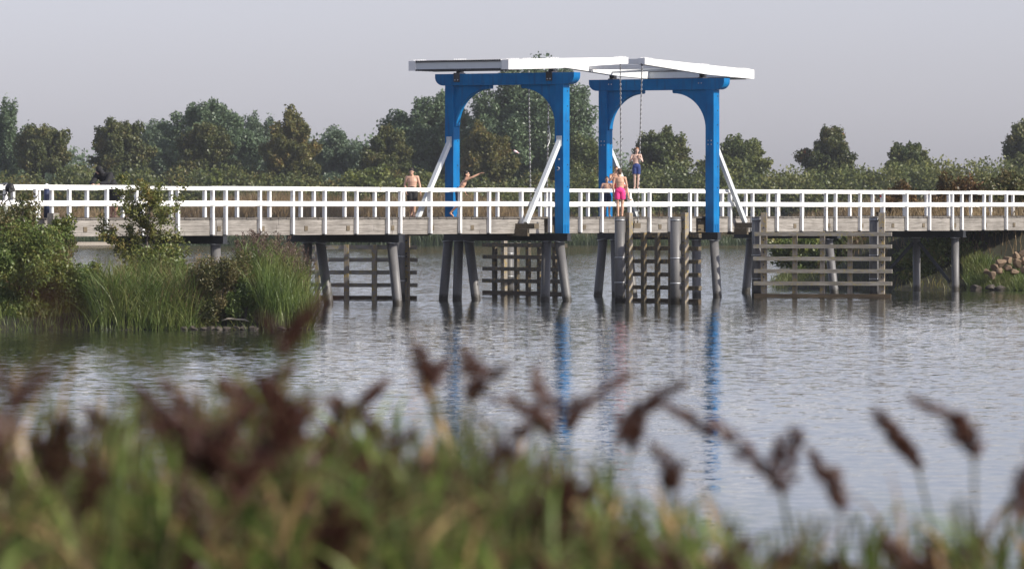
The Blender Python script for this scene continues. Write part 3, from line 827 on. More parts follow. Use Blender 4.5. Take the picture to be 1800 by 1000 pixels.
# hedge mass along the far bank
def hedge(name, x0, x1, Y0_, depth, top_fn, n, kind, seed, leaf=(0.16, 0.36)):
    g = np.random.default_rng(seed)
    nb = int((x1 - x0) * 1.5)
    bx = g.uniform(x0, x1, nb); by = Y0_ + g.uniform(0, depth, nb)
    k = g.integers(0, nb, n)
    gz = far_h(bx, by)
    hz = np.maximum(np.array([top_fn(v * FPX / y + CX) for v, y in zip(bx, by)]), 400)  # placeholder, overwritten below
    tops = np.array([zpy(top_fn(v * FPX / y + CX), y) for v, y in zip(bx, by)]) - g.uniform(0, 1.6, nb)
    r = g.uniform(1.2, 2.6, nb)
    q = unit(n, g) * (g.uniform(0.1, 1, (n, 1)) ** 0.45)
    x = bx[k] + q[:, 0] * r[k]; y = by[k] + q[:, 1] * r[k]
    hh = (tops - gz)[k] / 2
    z = gz[k] + hh + q[:, 2] * hh + g.normal(0, 0.18, n)
    V, F = leaf_quads(np.stack([x, y, z], 1), g, *leaf)
    o = link(name, mesh_np(name, V, F, FO[kind])); tag(o, kind='stuff'); return o
def interp(xs, ys): return lambda p: float(np.interp(p, xs, ys))
ht = interp([-100, 0, 150, 300, 450, 600, 700, 800, 1000, 1100, 1250, 1400, 1520, 1650, 1900], [285, 285, 278, 282, 285, 290, 292, 305, 285, 285, 270, 285, 285, 276, 270])
hedge('hedge', -62, 18, 566, 9, ht, 90000, 'hedge', 31, (0.12, 0.28))
hedge('hedge', 14, 62, 566, 9, ht, 62000, 'hedge_r', 32, (0.12, 0.28))
ht2 = interp([-100, 300, 640, 760, 1000, 1300, 1900], [318, 312, 322, 330, 318, 305, 310])
hedge('undergrowth', -62, 62, 564, 5, ht2, 45000, 'hedge', 33, (0.14, 0.3))
def dry_strip(name, x0, x1, ya, yb, n, h, kind, seed, w=(0.05, 0.11)):
    g = np.random.default_rng(seed)
    x = g.uniform(x0, x1, n); y = g.uniform(ya, yb, n); z = far_h(x, y)
    B = np.stack([x, y, z - 0.1], 1)
    V, F = blades(B, g.uniform(*h, n), g.uniform(*w, n), g.uniform(0.1, 0.5, n), g, 2)
    o = link(name, mesh_np(name, V, F, FO[kind])); tag(o, kind='stuff'); return o
dry_strip('dry_grass', -62, 62, 556, 561, 36000, (2.2, 3.3), 'dry', 41, (0.05, 0.13))
dry_strip('waterside_reeds', -62, 62, 546.5, 553, 34000, (1.0, 2.6), 'reed_dark', 42)
def backwood():
    g = np.random.default_rng(45); n = 130000; nb = 240; Yb = 690
    prof = interp([-100, 0, 100, 200, 260, 330, 420, 520, 620, 700, 780, 1000, 1060, 1120, 1240, 1300, 1900], [240, 235, 262, 258, 232, 225, 222, 226, 236, 232, 210, 215, 250, 290, 300, 305, 310])
    px = g.uniform(-120, 1900, nb); r = g.uniform(2.0, 4.2, nb); ztop = np.array([zpy(prof(p), Yb) for p in px]) - g.uniform(0, 7.5, nb) * (g.random(nb) < 0.8)
    bx = (px - CX) / FPX * Yb; by = Yb + g.uniform(-8, 8, nb); k = g.integers(0, nb, n)
    q = unit(n, g) * (g.uniform(0.15, 1, (n, 1)) ** 0.45); q[g.random(n) < 0.1] *= 1.25
    z = np.maximum(ztop[k] - r[k] * 0.9, 4) + q[:, 2] * r[k]
    low = g.random(n) < 0.35; z[low] = 3.5 + g.random(low.sum()) * (z[low] - 3.5)
    V, F = leaf_quads(np.stack([bx[k] + q[:, 0] * r[k], by[k] + q[:, 1] * r[k], z], 1), g, 0.2, 0.42)
    tag(link('distant_wood', mesh_np('distant_wood', V, F, FO['willow'])), kind='stuff')
backwood()
# distinct far bushes
def bush(label, px, top, bot, wpx, Y, kind, seed, n=2500, leaf=(0.16, 0.32), name='bush', cat_='bush', ground=None, nb=14, br=0.45, group=None):
    g = np.random.default_rng(seed)
    x = (px - CX) / FPX * Y; zb = zpy(bot, Y); zt = zpy(top, Y)
    t = empty(name, (x, Y, zb), label=label, cat=cat_, group=group)
    rx = wpx / FPX * Y / 2; h = zt - zb
    P, bc = crown_pts(n, (0, 0, h * 0.5), (rx, rx * 0.7, h * 0.5), g, nb, br)
    P[:, 2] = np.maximum(P[:, 2], 0.0)
    V, F = leaf_quads(P, g, *leaf)
    link('foliage', mesh_np('foliage', V, F, FO[kind]), t)
    mb = MB(); r0 = 0.012 * h + 0.006
    for b in bc[:10]:
        mb.tube([(b[0] * 0.15, b[1] * 0.15, -0.15), (b[0] * 0.6, b[1] * 0.6, b[2] * 0.6), tuple(b)], [r0, r0 * 0.7, r0 * 0.3], 5)
    mb.build('stem', M['bark'], t)
    return t
bush('bright yellow-green bush behind the railing left of the man in black trunks', 660, 296, 345, 100, 555, 'lime', 51)
bush('small yellowish bush low in the hedge left of the centre', 378, 305, 345, 36, 556, 'lime', 52, 1200)
bush('light green shrub behind the right portal, near the boys', 1046, 308, 395, 34, 553, 'lime', 53, 1500)

# near right bank vegetation behind and under the bridge
for i, a in enumerate([
 ('rust-red bush behind the right railing, left of the dark round one', 1672, 296, 420, 96, 262, 'rust', 61),
 ('dark rounded bush behind the railing at the right edge of the picture', 1765, 298, 425, 130, 262, 'herb_b', 62),
 ('dark dense shrub in the shade under the right end of the bridge', 1640, 412, 508, 200, 241.5, 'herb', 66),
 ('dark shrub under the bridge at the right edge of the picture, above the rocks', 1770, 404, 480, 170, 243, 'herb', 67),
 ('leafy green bush under the bridge behind the sunlit fender', 1415, 408, 503, 150, 258, 'herb', 63),
 ('green and rust bush under the bridge right of the sunlit fender', 1550, 404, 508, 170, 249, 'rust', 64),
 ('dark green bush under the bridge between the middle uprights of the sunlit fender', 1480, 410, 506, 130, 254, 'hedge', 68),
 ('low bush behind the railing, above the right end of the sunlit fender', 1590, 330, 420, 90, 275, 'rust', 65)]):
    bush(*a[:1], *a[1:7], a[7], n=11000, leaf=(0.06, 0.14), nb=30, br=0.36)

def grass_patch(name, P, h, w, lean, kind, seed, segs=4, label=None):
    g = np.random.default_rng(seed); n = len(P)
    V, F = blades(P, g.uniform(*h, n), g.uniform(*w, n), g.uniform(*lean, n), g, segs)
    o = link(name, mesh_np(name, V, F, FO[kind])); tag(o, kind='stuff'); return o
g = np.random.default_rng(70)
def right_pts(n, x0, x1, y0, y1, dmin, dmax):
    x = g.uniform(x0, x1, n * 4); y = g.uniform(y0, y1, n * 4); d = right_inside(x, y)
    k = (d > dmin) & (d < dmax); x, y = x[k][:n], y[k][:n]
    return np.stack([x, y, right_h(x, y) - 0.05], 1)
grass_patch('bank_grass', right_pts(12000, 19.0, 26, 226, 241, -0.4, 3.0), (0.25, 0.7), (0.015, 0.03), (0.2, 0.7), 'reed', 71)
grass_patch('dry_bank_grass', right_pts(9000, 12, 34, 240, 300, 3, 14), (0.5, 1.2), (0.015, 0.03), (0.15, 0.6), 'dry', 72)
grass_patch('shore_grass', right_pts(7000, 10.5, 20, 234, 275, -0.3, 5), (0.2, 0.6), (0.015, 0.03), (0.2, 0.7), 'hedge', 73)
# rocks on the right bank
def rock(name, loc, r, mat, seed, label, group):
    q = random.Random(seed)
    bm = bmesh.new(); bmesh.ops.create_icosphere(bm, subdivisions=3, radius=1)
    ax = [Vector((q.gauss(0, 1), q.gauss(0, 1), q.gauss(0, 1))).normalized() for _ in range(9)]
    lim = [q.uniform(0.45, 0.82) for _ in ax]
    for v in bm.verts:
        for a, l in zip(ax, lim):
            dd = v.co.dot(a)
            if dd > l: v.co -= a * (dd - l)
        v.co = Vector((v.co.x * r[0], v.co.y * r[1], v.co.z * r[2]))
    me = bpy.data.meshes.new(name); bm.to_mesh(me); bm.free(); me.materials.append(mat)
    o = link(name, me, None, loc); o.rotation_euler = (0, 0, q.uniform(0, 6)); tag(o, label, 'rock', group)
rk = [(1735, 478), (1748, 470), (1760, 462), (1757, 477), (1772, 456), (1772, 470), (1786, 449), (1788, 463), (1799, 446), (1802, 459), (1784, 478), (1800, 474), (1815, 450), (1745, 484)]
for i, (px, py) in enumerate(rk):
    Y = 236.8 + (1 - (py - 445) / 40) * 2.4
    p = at(px, py, Y); s_ = 0.19 + 0.06 * ((i * 37) % 5) / 4
    rock('rock', p, (s_, s_, s_ * 0.85), M['rock'], 100 + i, 'tan boulder in the rock heap on the bank under the right end of the bridge', 'tan boulders on the right bank')
for i, px in enumerate((1716, 1742, 1758)):
    p = at(px, 509, 236.6); rock('rock', (p.x, p.y, 0.1), (0.28, 0.25, 0.2), M['rock_dark'], 130 + i,
         'dark wet stone at the waterline below the grass of the right bank', 'wet stones on the right bank')

# ------------------------------------------------------------------ left bank plants
def left_pts(n, px0, px1, Ya, Yb, g):
    px = g.uniform(px0, px1, n); Y = g.uniform(Ya, Yb, n); x = (px - CX) / FPX * Y
    return np.stack([x, Y, left_h(x, Y) - 0.05], 1)
g = np.random.default_rng(80)
grass_patch('tall_grass', left_pts(4200, 160, 345, 158.6, 163, g), (0.6, 2.0), (0.012, 0.034), (0.25, 1.0), 'reed', 81, 5)
grass_patch('dry_stalks', left_pts(500, 165, 345, 159.0, 163, g), (0.9, 2.0), (0.008, 0.018), (0.1, 0.5), 'dry', 88, 4)
grass_patch('tall_grass', left_pts(1900, 455, 546, 158.7, 162, g), (0.9, 2.2), (0.016, 0.034), (0.1, 0.55), 'reed', 82, 5)
grass_patch('low_grass', left_pts(14000, -60, 548, 158.5, 170, g), (0.25, 0.75), (0.01, 0.02), (0.2, 0.8), 'herb', 83, 3)
grass_patch('dry_stalks', left_pts(700, 290, 420, 162, 167, g), (0.9, 1.9), (0.008, 0.016), (0.05, 0.35), 'dry', 84, 3)
grass_patch('dry_stalks', left_pts(800, -20, 130, 161.5, 165.3, g), (1.3, 2.6), (0.008, 0.016), (0.05, 0.3), 'dry', 85, 3)

def reed_clump(n, px0, px1, Ya, Yb, hlo, hhi, seed, profile):
    g = np.random.default_rng(seed); B = left_pts(n, px0, px1, Ya, Yb, g)
    parts = []
    pxs = B[:, 0] / B[:, 1] * FPX + CX
    ztop = np.array([zpy(profile(p), y) for p, y in zip(pxs, B[:, 1])]) - g.uniform(0, 0.75, n)
    H = ztop - B[:, 2]
    az = g.uniform(0, 6.28, n); ln = g.uniform(0.02, 0.13, n)
    tip = B + np.stack([np.cos(az) * ln * H, np.sin(az) * ln * H, H], 1)
    # stems
    st = []
    wd = 0.007
    i4 = []
    for s_ in ((1, 0), (0, 1)):
        o_ = np.array([s_[0] * wd, s_[1] * wd, 0])
        V = np.stack([B - o_, B + o_, tip + o_ * 0.5, tip - o_ * 0.5], 1).reshape(-1, 3); parts.append((V, np.arange(n * 4).reshape(-1, 4), 0))
    # leaves along the stems
    m = 17; t = g.uniform(0.2, 0.88, (n, m)); P = B[:, None] + (tip - B)[:, None] * t[..., None]
    P = P.reshape(-1, 3); V, F = blades(P, g.uniform(0.35, 0.75, len(P)), g.uniform(0.015, 0.03, len(P)), g.uniform(0.3, 1.2, len(P)), g, 4)
    parts.append((V, F, 0))
    # plumes
    k = 50; d = unit(n * k, g); ln_ = g.uniform(0, 1, (n, k))
    base = tip[:, None] + np.array([0, 0, 1.0]) * (ln_ * 0.34 - 0.10)[..., None]
    rad = 0.075 * np.sin(np.clip(ln_, 0.05, 1) * math.pi) + 0.015
    sw = np.stack([np.cos(az), np.sin(az), np.zeros(n)], 1)[:, None] * (0.12 * ln_ ** 2)[..., None]
    Pp = (base + sw + d.reshape(n, k, 3) * rad[..., None] * np.array([1, 1, 0.5])).reshape(-1, 3)
    dirs = d * 0.6 + np.array([0, 0, 0.7]); dirs /= np.linalg.norm(dirs, axis=1, keepdims=True)
    V, F = leaf_quads(Pp, g, 0.012, 0.03, 2.6, dirs); parts.append((V, F, 1))
    V, F, mi = cat(parts)
    o = link('reeds', mesh_np('reeds', V, F, [FO['reed'], FO['plume']], mi)); tag(o, kind='stuff')
reed_clump(190, 418, 540, 160.2, 166, 1.8, 2.6, 86, interp([400, 420, 440, 490, 530, 560], [470, 430, 415, 420, 450, 500]))

def herb(label, px, top, bot, wpx, Y, kind, seed, n, leaf, nb=22, br=0.36):
    return bush(label, px, top, bot, wpx, Y, kind, seed, n, leaf, 'shrub', 'shrub', nb=nb, br=br)
LB = [
 ('dark green shrub filling the lower left corner of the left bank by the water', 30, 425, 590, 230, 160.5, 'herb', 91, 26000, (0.03, 0.075)),
 ('brownish shrub above the dark one at the left edge, under the bicycle bag', 10, 364, 520, 200, 164, 'herb_b', 92, 24000, (0.03, 0.08)),
 ('green leafy shrub overlapping the left end of the railing', 78, 356, 500, 100, 165, 'herb', 93, 12000, (0.035, 0.08)),
 ('low green shrub between the left-hand shrubs and the tall grass', 140, 448, 585, 140, 161, 'herb', 94, 20000, (0.03, 0.07)),
 ('low leafy shrub at the foot of the hawthorn', 265, 452, 560, 170, 163, 'herb', 95, 20000, (0.03, 0.07)),
 ('fine-leaved silvery green shrub between the tall grass and the reed clump', 380, 456, 580, 150, 159.7, 'herb_b', 96, 26000, (0.022, 0.05)),
 ('pale weedy shrub behind the silvery green one', 372, 446, 545, 110, 165, 'dry', 97, 5000, (0.02, 0.05)),
 ('small green shrub by the water in front of the reed clump', 428, 500, 578, 70, 159.5, 'herb', 98, 8000, (0.025, 0.055)),
]
for a in LB: herb(*a)

# the sparse hawthorn in front of the railing
def hawthorn():
    g = np.random.default_rng(99); q = random.Random(9)
    Y = 165.0; ox = (258 - CX) / FPX * Y
    gz = float(left_h(np.array(ox), np.array(Y)))
    t = empty('hawthorn', (ox, Y, gz), label='sparse hawthorn standing in front of the left railing, its top above the top rail', cat='small tree')
    def lp(px, py): p = at(px, py, Y + q.uniform(-0.7, 0.7)); return Vector((p.x - ox, p.y - Y, p.z - gz))
    mb = MB(); twigs = []
    trunk = [Vector((0, 0, -0.2)), lp(256, 480), lp(258, 420), lp(262, 370), lp(264, 322)]
    for p in trunk[1:]: p.y *= 0.3
    mb.tube(trunk, [0.05, 0.042, 0.03, 0.02, 0.008], 8)
    ends = [(214, 318, 250, 400), (210, 332, 245, 380), (318, 335, 265, 410), (315, 350, 270, 420), (232, 345, 260, 400), (245, 322, 262, 360), (285, 330, 263, 370), (172, 400, 250, 450), (190, 420, 252, 450), (180, 395, 250, 440),
            (220, 400, 256, 440), (300, 395, 258, 440), (310, 420, 258, 460), (325, 440, 258, 470), (205, 440, 256, 470), (230, 370, 258, 410), (290, 365, 262, 400), (275, 345, 263, 380), (240, 420, 256, 450), (280, 430, 257, 460), (320, 460, 258, 480), (300, 460, 258, 480), (222, 455, 257, 480), (268, 400, 260, 420), (250, 385, 260, 410), (210, 360, 252, 400), (178, 412, 252, 450), (255, 335, 263, 350)]
    P = []
    for (ex, ey, sx, sy) in ends:
        a, b = lp(sx, sy), lp(ex, ey); a.y *= 0.2
        mid = (a + b) / 2 + Vector((0, 0, 0.08))
        mb.tube([a, mid, b], [0.014, 0.009, 0.003], 5)
        for j in range(20):
            f = q.uniform(0.2, 1.1); c = a.lerp(b, f) + Vector((q.gauss(0, 0.09), q.gauss(0, 0.14), q.gauss(0, 0.09)))
            m = q.randint(9, 24)
            P.append(np.array(c) + g.normal(0, 0.055, (m, 3)))
    P = np.concatenate(P); V, F = leaf_quads(P, g, 0.035, 0.075, 1.4)
    link('crown', mesh_np('crown', V, F, FO['haw']), t); mb.build('trunk', M['bark'], t)
hawthorn()
# driftwood and waterline stones
mb = MB(); pts = [at(p, y, 159.2) for p, y in ((390, 563), (402, 560), (414, 561), (430, 562), (440, 566))]
for p in pts: p.y += 0
mb.tube(pts, [0.02, 0.03, 0.025, 0.03, 0.012], 6)
tag(mb.build('driftwood', plain('bleached_wood', (0.42, 0.36, 0.28))), 'bleached driftwood branch at the waterline left of the reed clump', 'branch')
for i in range(16):
    px = 325 + i * 14 + (i * 37) % 9; p = at(px, 570 - 2 * (i % 3), 158.9)
    rock('rock', (p.x, 158.75 + 0.05 * (i % 4), 0.03), (0.16, 0.14, 0.10), M['rock_dark'], 200 + i, 'dark wet stone in the row along the waterline of the left bank', 'waterline stones of the left bank')

# ------------------------------------------------------------------ small things on the left end
b0 = W(u_of(82, 1.1), 1.1, DECK)
t = empty('bollard', b0, label='dark blue bollard with a white rounded top behind the left railing', cat='bollard')
mb = MB(); mb.tube([(0, 0, 0), (0, 0, 0.98)], 0.09, 16); mb.build('post', plain('navy_paint', (0.02, 0.03, 0.07), 0.45), t)
mb = MB(); mb.tube([(0, 0, 0.98), (0, 0, 1.03), (0, 0, 1.08), (0, 0, 1.11)], [0.1, 0.1, 0.06, 0.015], 16); mb.build('cap', M['white_clean'], t)
p = at(95, 381, W(u_of(95, 0.1), 0.1).y)
mb = MB(); mb.box(-0.2, 0.12, -0.12, 0.12, -0.28, 0.1); mb.box(-0.19, 0.11, -0.11, 0.11, 0.1, 0.115)
o = mb.build('timber_block', M['fascia'], None, p); o.rotation_euler = (0, 0, TH); tag(o, 'weathered timber block at the left end of the edge beam', 'timber block')

def bicycle():
    p = at(-6, 400, 170.0); gz = float(left_h(np.array(p.x), np.array(170.0)))
    t = empty('bicycle', (p.x, p.y, gz), R(25), label='bicycle with a black handlebar bag behind the shrubs at the left edge', cat='bicycle')
    k = plain('bike_paint', (0.03, 0.03, 0.035), 0.35); ch = plain('chrome', (0.6, 0.6, 0.6), 0.25, 0.8); rub = plain('rubber', (0.02, 0.02, 0.02), 0.8)
    def L(x, z): return (x, 0, z)
    fr = MB()
    for a, b in (((0.32, 0.85), (0.05, 0.32)), ((0.05, 0.32), (-0.12, 0.88)), ((-0.10, 0.78), (0.30, 0.78)), ((0.05, 0.32), (-0.45, 0.34)), ((-0.45, 0.34), (-0.1, 0.76)), ((0.29, 0.9), (0.52, 0.34))):
        fr.tube([L(*a), L(*b)], 0.018, 8)
    f = fr.build('frame', k, t)
    for x in (-0.45, 0.52):
        wm = MB(); wm.tube([(x + 0.33 * math.cos(a * math.pi / 14), 0, 0.34 + 0.33 * math.sin(a * math.pi / 14)) for a in range(29)], 0.02, 6, 0, False)
        wo = wm.build('wheel', rub, t)
        sp = MB()
        for a in range(14): sp.tube([(x, 0.0, 0.34), (x + 0.31 * math.cos(a * math.pi / 7), 0, 0.34 + 0.31 * math.sin(a * math.pi / 7))], 0.002, 4)
        sp.build('spokes', ch, wo)
    hb = MB(); hb.tube([(0.29, 0, 0.9), (0.27, 0, 1.08)], 0.014, 8)
    hb.tube([(0.12, -0.31, 1.06), (0.2, -0.28, 1.10), (0.29, -0.12, 1.11), (0.29, 0.12, 1.11), (0.2, 0.28, 1.10), (0.12, 0.31, 1.06)], 0.013, 8)
    h = hb.build('handlebar', ch, t)
    gm = MB()
    for s in (-1, 1): gm.tube([(0.2, s * 0.28, 1.10), (0.10, s * 0.32, 1.055)], 0.019, 8)
    gm.build('grip', rub, h)
    bg_ = MB(); bg_.ball((0.42, 0, 0.98), (0.13, 0.19, 0.15), 14); bg_.box(0.34, 0.52, -0.17, 0.17, 0.86, 0.98)
    bg_.build('bag', plain('black_bag', (0.015, 0.015, 0.016), 0.6), t)
    sd = MB(); sd.ball((-0.14, 0, 0.95), (0.14, 0.08, 0.045), 12); sd.tube([(-0.12, 0, 0.88), (-0.13, 0, 0.93)], 0.014, 8); sd.build('saddle', rub, t)
bicycle()

# ------------------------------------------------------------------ people
HAIR_D = plain('dark_hair', (0.025, 0.018, 0.014), 0.7, 0, 0.4, 40)
HAIR_B = plain('brown_hair', (0.09, 0.05, 0.03), 0.7, 0, 0.4, 40)
HAIR_R = plain('ginger_hair', (0.24, 0.11, 0.05), 0.7, 0, 0.4, 40)
EYE_M = plain('dark_eye', (0.03, 0.02, 0.018), 0.3, 0, 0.1)
LIP = plain('lips', (0.36, 0.15, 0.12), 0.5, 0, 0.1)
def remesh(mb, name, vox, mats, smooth=4):
    me = mb.mesh(name + '_raw', mats); o = bpy.data.objects.new('tmp', me); COL.objects.link(o)
    r = o.modifiers.new('r', 'REMESH'); r.mode = 'VOXEL'; r.voxel_size = vox; r.use_smooth_shade = True
    s = o.modifiers.new('s', 'SMOOTH'); s.iterations = smooth; s.factor = 0.5
    dg = C.evaluated_depsgraph_get(); me2 = bpy.data.meshes.new_from_object(o.evaluated_get(dg))
    bpy.data.objects.remove(o); bpy.data.meshes.remove(me); me2.name = name
    return me2
def V3(t): return Vector(t)
def hand(mb, wrist, d, nrm, k=1.0, curl=0.35, thumb=1):
    """palm, four unequal bent fingers, thumb from the side of the palm"""
    d = V3(d).normalized(); nrm = V3(nrm); nrm = (nrm - d * nrm.dot(d)).normalized(); sd = d.cross(nrm)
    w_ = V3(wrist)
    for off in (-0.024, 0.0, 0.024): mb.capsule(w_ + d * 0.012 * k + sd * off * 0.7 * k, w_ + d * 0.085 * k + sd * off * k, 0.016 * k, 0.0135 * k, 8)
    for off, L in ((-0.032, 0.062), (-0.011, 0.078), (0.011, 0.083), (0.032, 0.073)):
        a = w_ + d * 0.09 * k + sd * off * k
        d1 = (d * math.cos(curl) + nrm * math.sin(curl)).normalized(); d2 = (d * math.cos(curl * 2.6) + nrm * math.sin(curl * 2.6)).normalized()
        b = a + d1 * L * 0.55 * k; mb.capsule(a - d * 0.015 * k, b, 0.0098 * k, 0.009 * k, 8); mb.capsule(b, b + d2 * L * 0.5 * k, 0.009 * k, 0.008 * k, 8)
    a = w_ + d * 0.03 * k + sd * thumb * 0.03 * k
    b = a + (d * 0.6 + sd * thumb * 0.75 + nrm * 0.25).normalized() * 0.042 * k
    mb.capsule(a, b, 0.0125 * k, 0.011 * k, 8); mb.capsule(b, b + (d * 0.85 + sd * thumb * 0.25 + nrm * 0.35).normalized() * 0.032 * k, 0.0105 * k, 0.009 * k, 8)

def person(label, loc, k, J, skin, hair, shorts, look=(0, -1, 0), hooded=False, shorts_len=0.62, build=1.0, curls=(0.35, 0.35), top=None, hairy=0.0, thumbs=(1, -1)):
    """J joints in metres for a 1.75 m figure (x right on screen, y away, z up), k scale. sides: a, b"""
    t = empty('person', loc, label=label, cat='person')
    j = {n: V3(p) * k for n, p in J.items()}
    bw = build * k
    mb = MB()
    pel, wst, chs, nk, hd = j['pelvis'], j['waist'], j['chest'], j['neck'], j['head']
    sh = (j['sha'] - j['shb']).normalized(); up = (nk - chs).normalized(); fw = up.cross(sh)
    def torso(mb, c, rx, ry, rz):
        rt = Matrix((sh, (up.cross(sh)).normalized(), up)).transposed(); mb.ball(c, (rx * bw, ry * bw, rz * k), 16, 0, rt)
    hipdir = (j['hipa'] - j['hipb']).normalized()
    mb.capsule(pel + hipdir * 0.055 * k, pel - hipdir * 0.055 * k, 0.112 * bw, 0.112 * bw, 14)
    torso(mb, wst, 0.145, 0.098, 0.15)
    torso(mb, (wst + chs) / 2, 0.152, 0.102, 0.14)
    torso(mb, chs, 0.168, 0.112, 0.16)
    torso(mb, chs + up * 0.09 * k, 0.165, 0.095, 0.10)
    for s in ('a', 'b'):
        mb.capsule(j['sh' + s], (chs + up * 0.12 * k), 0.055 * bw, 0.075 * bw)
        mb.capsule(j['sh' + s], j['el' + s], 0.054 * bw, 0.040 * bw)
        mb.capsule(j['el' + s], j['el' + s].lerp(j['wr' + s], 0.35), 0.040 * bw, 0.042 * bw)
        mb.capsule(j['el' + s].lerp(j['wr' + s], 0.35), j['wr' + s], 0.042 * bw, 0.025 * k)
        hp, kn, an = j['hip' + s], j['kn' + s], j['an' + s]
        mb.capsule(hp, kn, 0.092 * bw, 0.056 * bw, 12)
        mid = kn.lerp(an, 0.3); back = (V3(J.get('back' + s, (0, 0, 0))) * k)
        mb.capsule(kn, mid + back, 0.053 * bw, 0.058 * bw, 12); mb.capsule(mid + back, an, 0.057 * bw, 0.035 * k, 12)
        mb.capsule(an, an + V3((0, 0, -0.035)) * k, 0.036 * k, 0.036 * k)
        fd = (j['to' + s] - an); toe = j['to' + s]
        mb.capsule(an + V3((0, 0, -0.045)) * k - fd.normalized() * 0.03 * k, toe, 0.033 * k, 0.026 * k)
        fs = fd.normalized().cross(Vector((0, 0, 1)))
        mb.capsule(toe - fs * 0.02 * k - fd * 0.3, toe - fs * 0.02 * k, 0.026 * k, 0.02 * k); mb.capsule(toe + fs * 0.02 * k - fd * 0.3, toe + fs * 0.02 * k, 0.026 * k, 0.02 * k)
        for q in range(5): mb.capsule(toe + fs * (q - 2) * 0.014 * k, toe + fs * (q - 2) * 0.016 * k + fd.normalized() * (0.03 - 0.004 * abs(q - 1)) * k, 0.010 * k, 0.0085 * k, 6)
        hn = V3(J['hn' + s]) if 'hn' + s in J else V3((0, -1, 0))
        hdv = V3(J['hd' + s]) if 'hd' + s in J else (j['wr' + s] - j['el' + s])
        hand(mb, j['wr' + s], hdv, hn, k, curls[0 if s == 'a' else 1], thumbs[0 if s == 'a' else 1])
    # neck, head with face
    lk = V3(look).normalized(); hu = Vector((0, 0, 1)); hu = (hu - lk * hu.dot(lk)).normalized(); hs_ = lk.cross(hu)
    mb.capsule(nk - up * 0.05 * k, hd - hu * 0.06 * k, 0.060 * bw, 0.052 * k, 12)
    rt = Matrix((hs_, lk, hu)).transposed()
    HP = lambda x, y, z: hd + (hs_ * x + lk * y + hu * z) * k
    mb.ball(HP(0, -0.012, 0.03), (0.077 * k, 0.097 * k, 0.088 * k), 16, 0, rt)
    mb.ball(HP(0, 0.018, -0.03), (0.062 * k, 0.075 * k, 0.085 * k), 16, 0, rt)
    mb.ball(HP(0, 0.05, -0.088), (0.032 * k, 0.036 * k, 0.026 * k), 10, 0, rt)
    mb.capsule(HP(0, 0.09, 0.012), HP(0, 0.108, -0.022), 0.009 * k, 0.014 * k, 8)
    mb.capsule(HP(-0.035, 0.078, 0.03), HP(0.035, 0.078, 0.03), 0.013 * k, 0.013 * k, 8)
    mb.capsule(HP(-0.018, 0.083, -0.052), HP(0.018, 0.083, -0.052), 0.010 * k, 0.010 * k, 8)
    for s in (-1, 1): mb.ball(HP(s * 0.079, -0.01, -0.008), (0.012 * k, 0.02 * k, 0.032 * k), 8, 0, rt)
    body = link('body', remesh(mb, 'body', 0.0085 * k, skin, 3), t)
    em = MB()
    for s in (-1, 1): em.ball(HP(s * 0.031, 0.083, 0.01), (0.013 * k, 0.008 * k, 0.007 * k), 8, 0, rt); em.capsule(HP(s * 0.02, 0.093, 0.031), HP(s * 0.045, 0.085, 0.031), 0.005 * k, 0.004 * k, 6)
    link('eyes', em.mesh('eyes', EYE_M), body)
    lm = MB(); lm.capsule(HP(-0.02, 0.09, -0.053), HP(0.02, 0.09, -0.053), 0.0055 * k, 0.0055 * k, 6); link('mouth', lm.mesh('mouth', LIP), body)
    if not hooded:
        hm = MB(); hm.ball(HP(0, -0.022, 0.045), (0.084 * k, 0.098 * k, 0.088 * k), 16, 0, rt); hm.ball(HP(0, -0.045, 0.0), (0.079 * k, 0.075 * k, 0.085 * k), 14, 0, rt)
        q = random.Random(len(label))
        for _ in range(40):
            a = q.uniform(0, 6.28); b = q.uniform(0.15, 1.35)
            dx, dy, dz = math.cos(a) * math.sin(b), math.sin(a) * math.sin(b), math.cos(b)
            if dy > 0.55 and dz < 0.6: continue
            c = HP(dx * 0.078, -0.022 + dy * 0.092, 0.045 + dz * 0.082); hm.capsule(c, c + (hs_ * dx + lk * dy + hu * dz).normalized() * (0.012 + hairy) * k, 0.014 * k, 0.006 * k, 6)
        link('hair', remesh(hm, 'hair', 0.009 * k, hair, 1), body)
    # shorts
    sm = MB(); e = 0.018 * k
    sm.capsule(pel + hipdir * 0.055 * k, pel - hipdir * 0.055 * k, 0.112 * bw + e, 0.112 * bw + e, 14)
    sm.capsule(pel + (wst - pel) * 0.15, pel + (wst - pel) * 0.45, 0.11 * bw + e, 0.112 * bw + e * 0.6, 14)
    for s in ('a', 'b'):
        hp, kn = j['hip' + s], j['kn' + s]; en = hp.lerp(kn, shorts_len)
        d = (kn - hp).normalized()
        sm.tube([hp - d * 0.05 * k, hp, hp.lerp(en, 0.5), en], [0.08 * bw, 0.095 * bw + e, 0.096 * bw + e, 0.088 * bw + e * 1.3], 16)
    link('shorts', remesh(sm, 'shorts', 0.011 * k, shorts, 3), t)
    if top:
        hm = MB(); e = 0.028 * k
        torso(hm, wst, 0.155, 0.115, 0.17); torso(hm, (wst + chs) / 2, 0.165, 0.12, 0.15); torso(hm, chs, 0.182, 0.13, 0.17); torso(hm, chs + up * 0.09 * k, 0.178, 0.11, 0.11)
        hm.capsule(pel.lerp(wst, 0.3), wst, 0.135 * bw, 0.13 * bw, 14)
        for s in ('a', 'b'):
            hm.capsule(j['sh' + s], (chs + up * 0.12 * k), 0.07 * bw, 0.085 * bw); hm.capsule(j['sh' + s], j['el' + s], 0.072 * bw, 0.062 * bw); hm.capsule(j['el' + s], j['el' + s].lerp(j['wr' + s], 0.8), 0.06 * bw, 0.047 * bw)
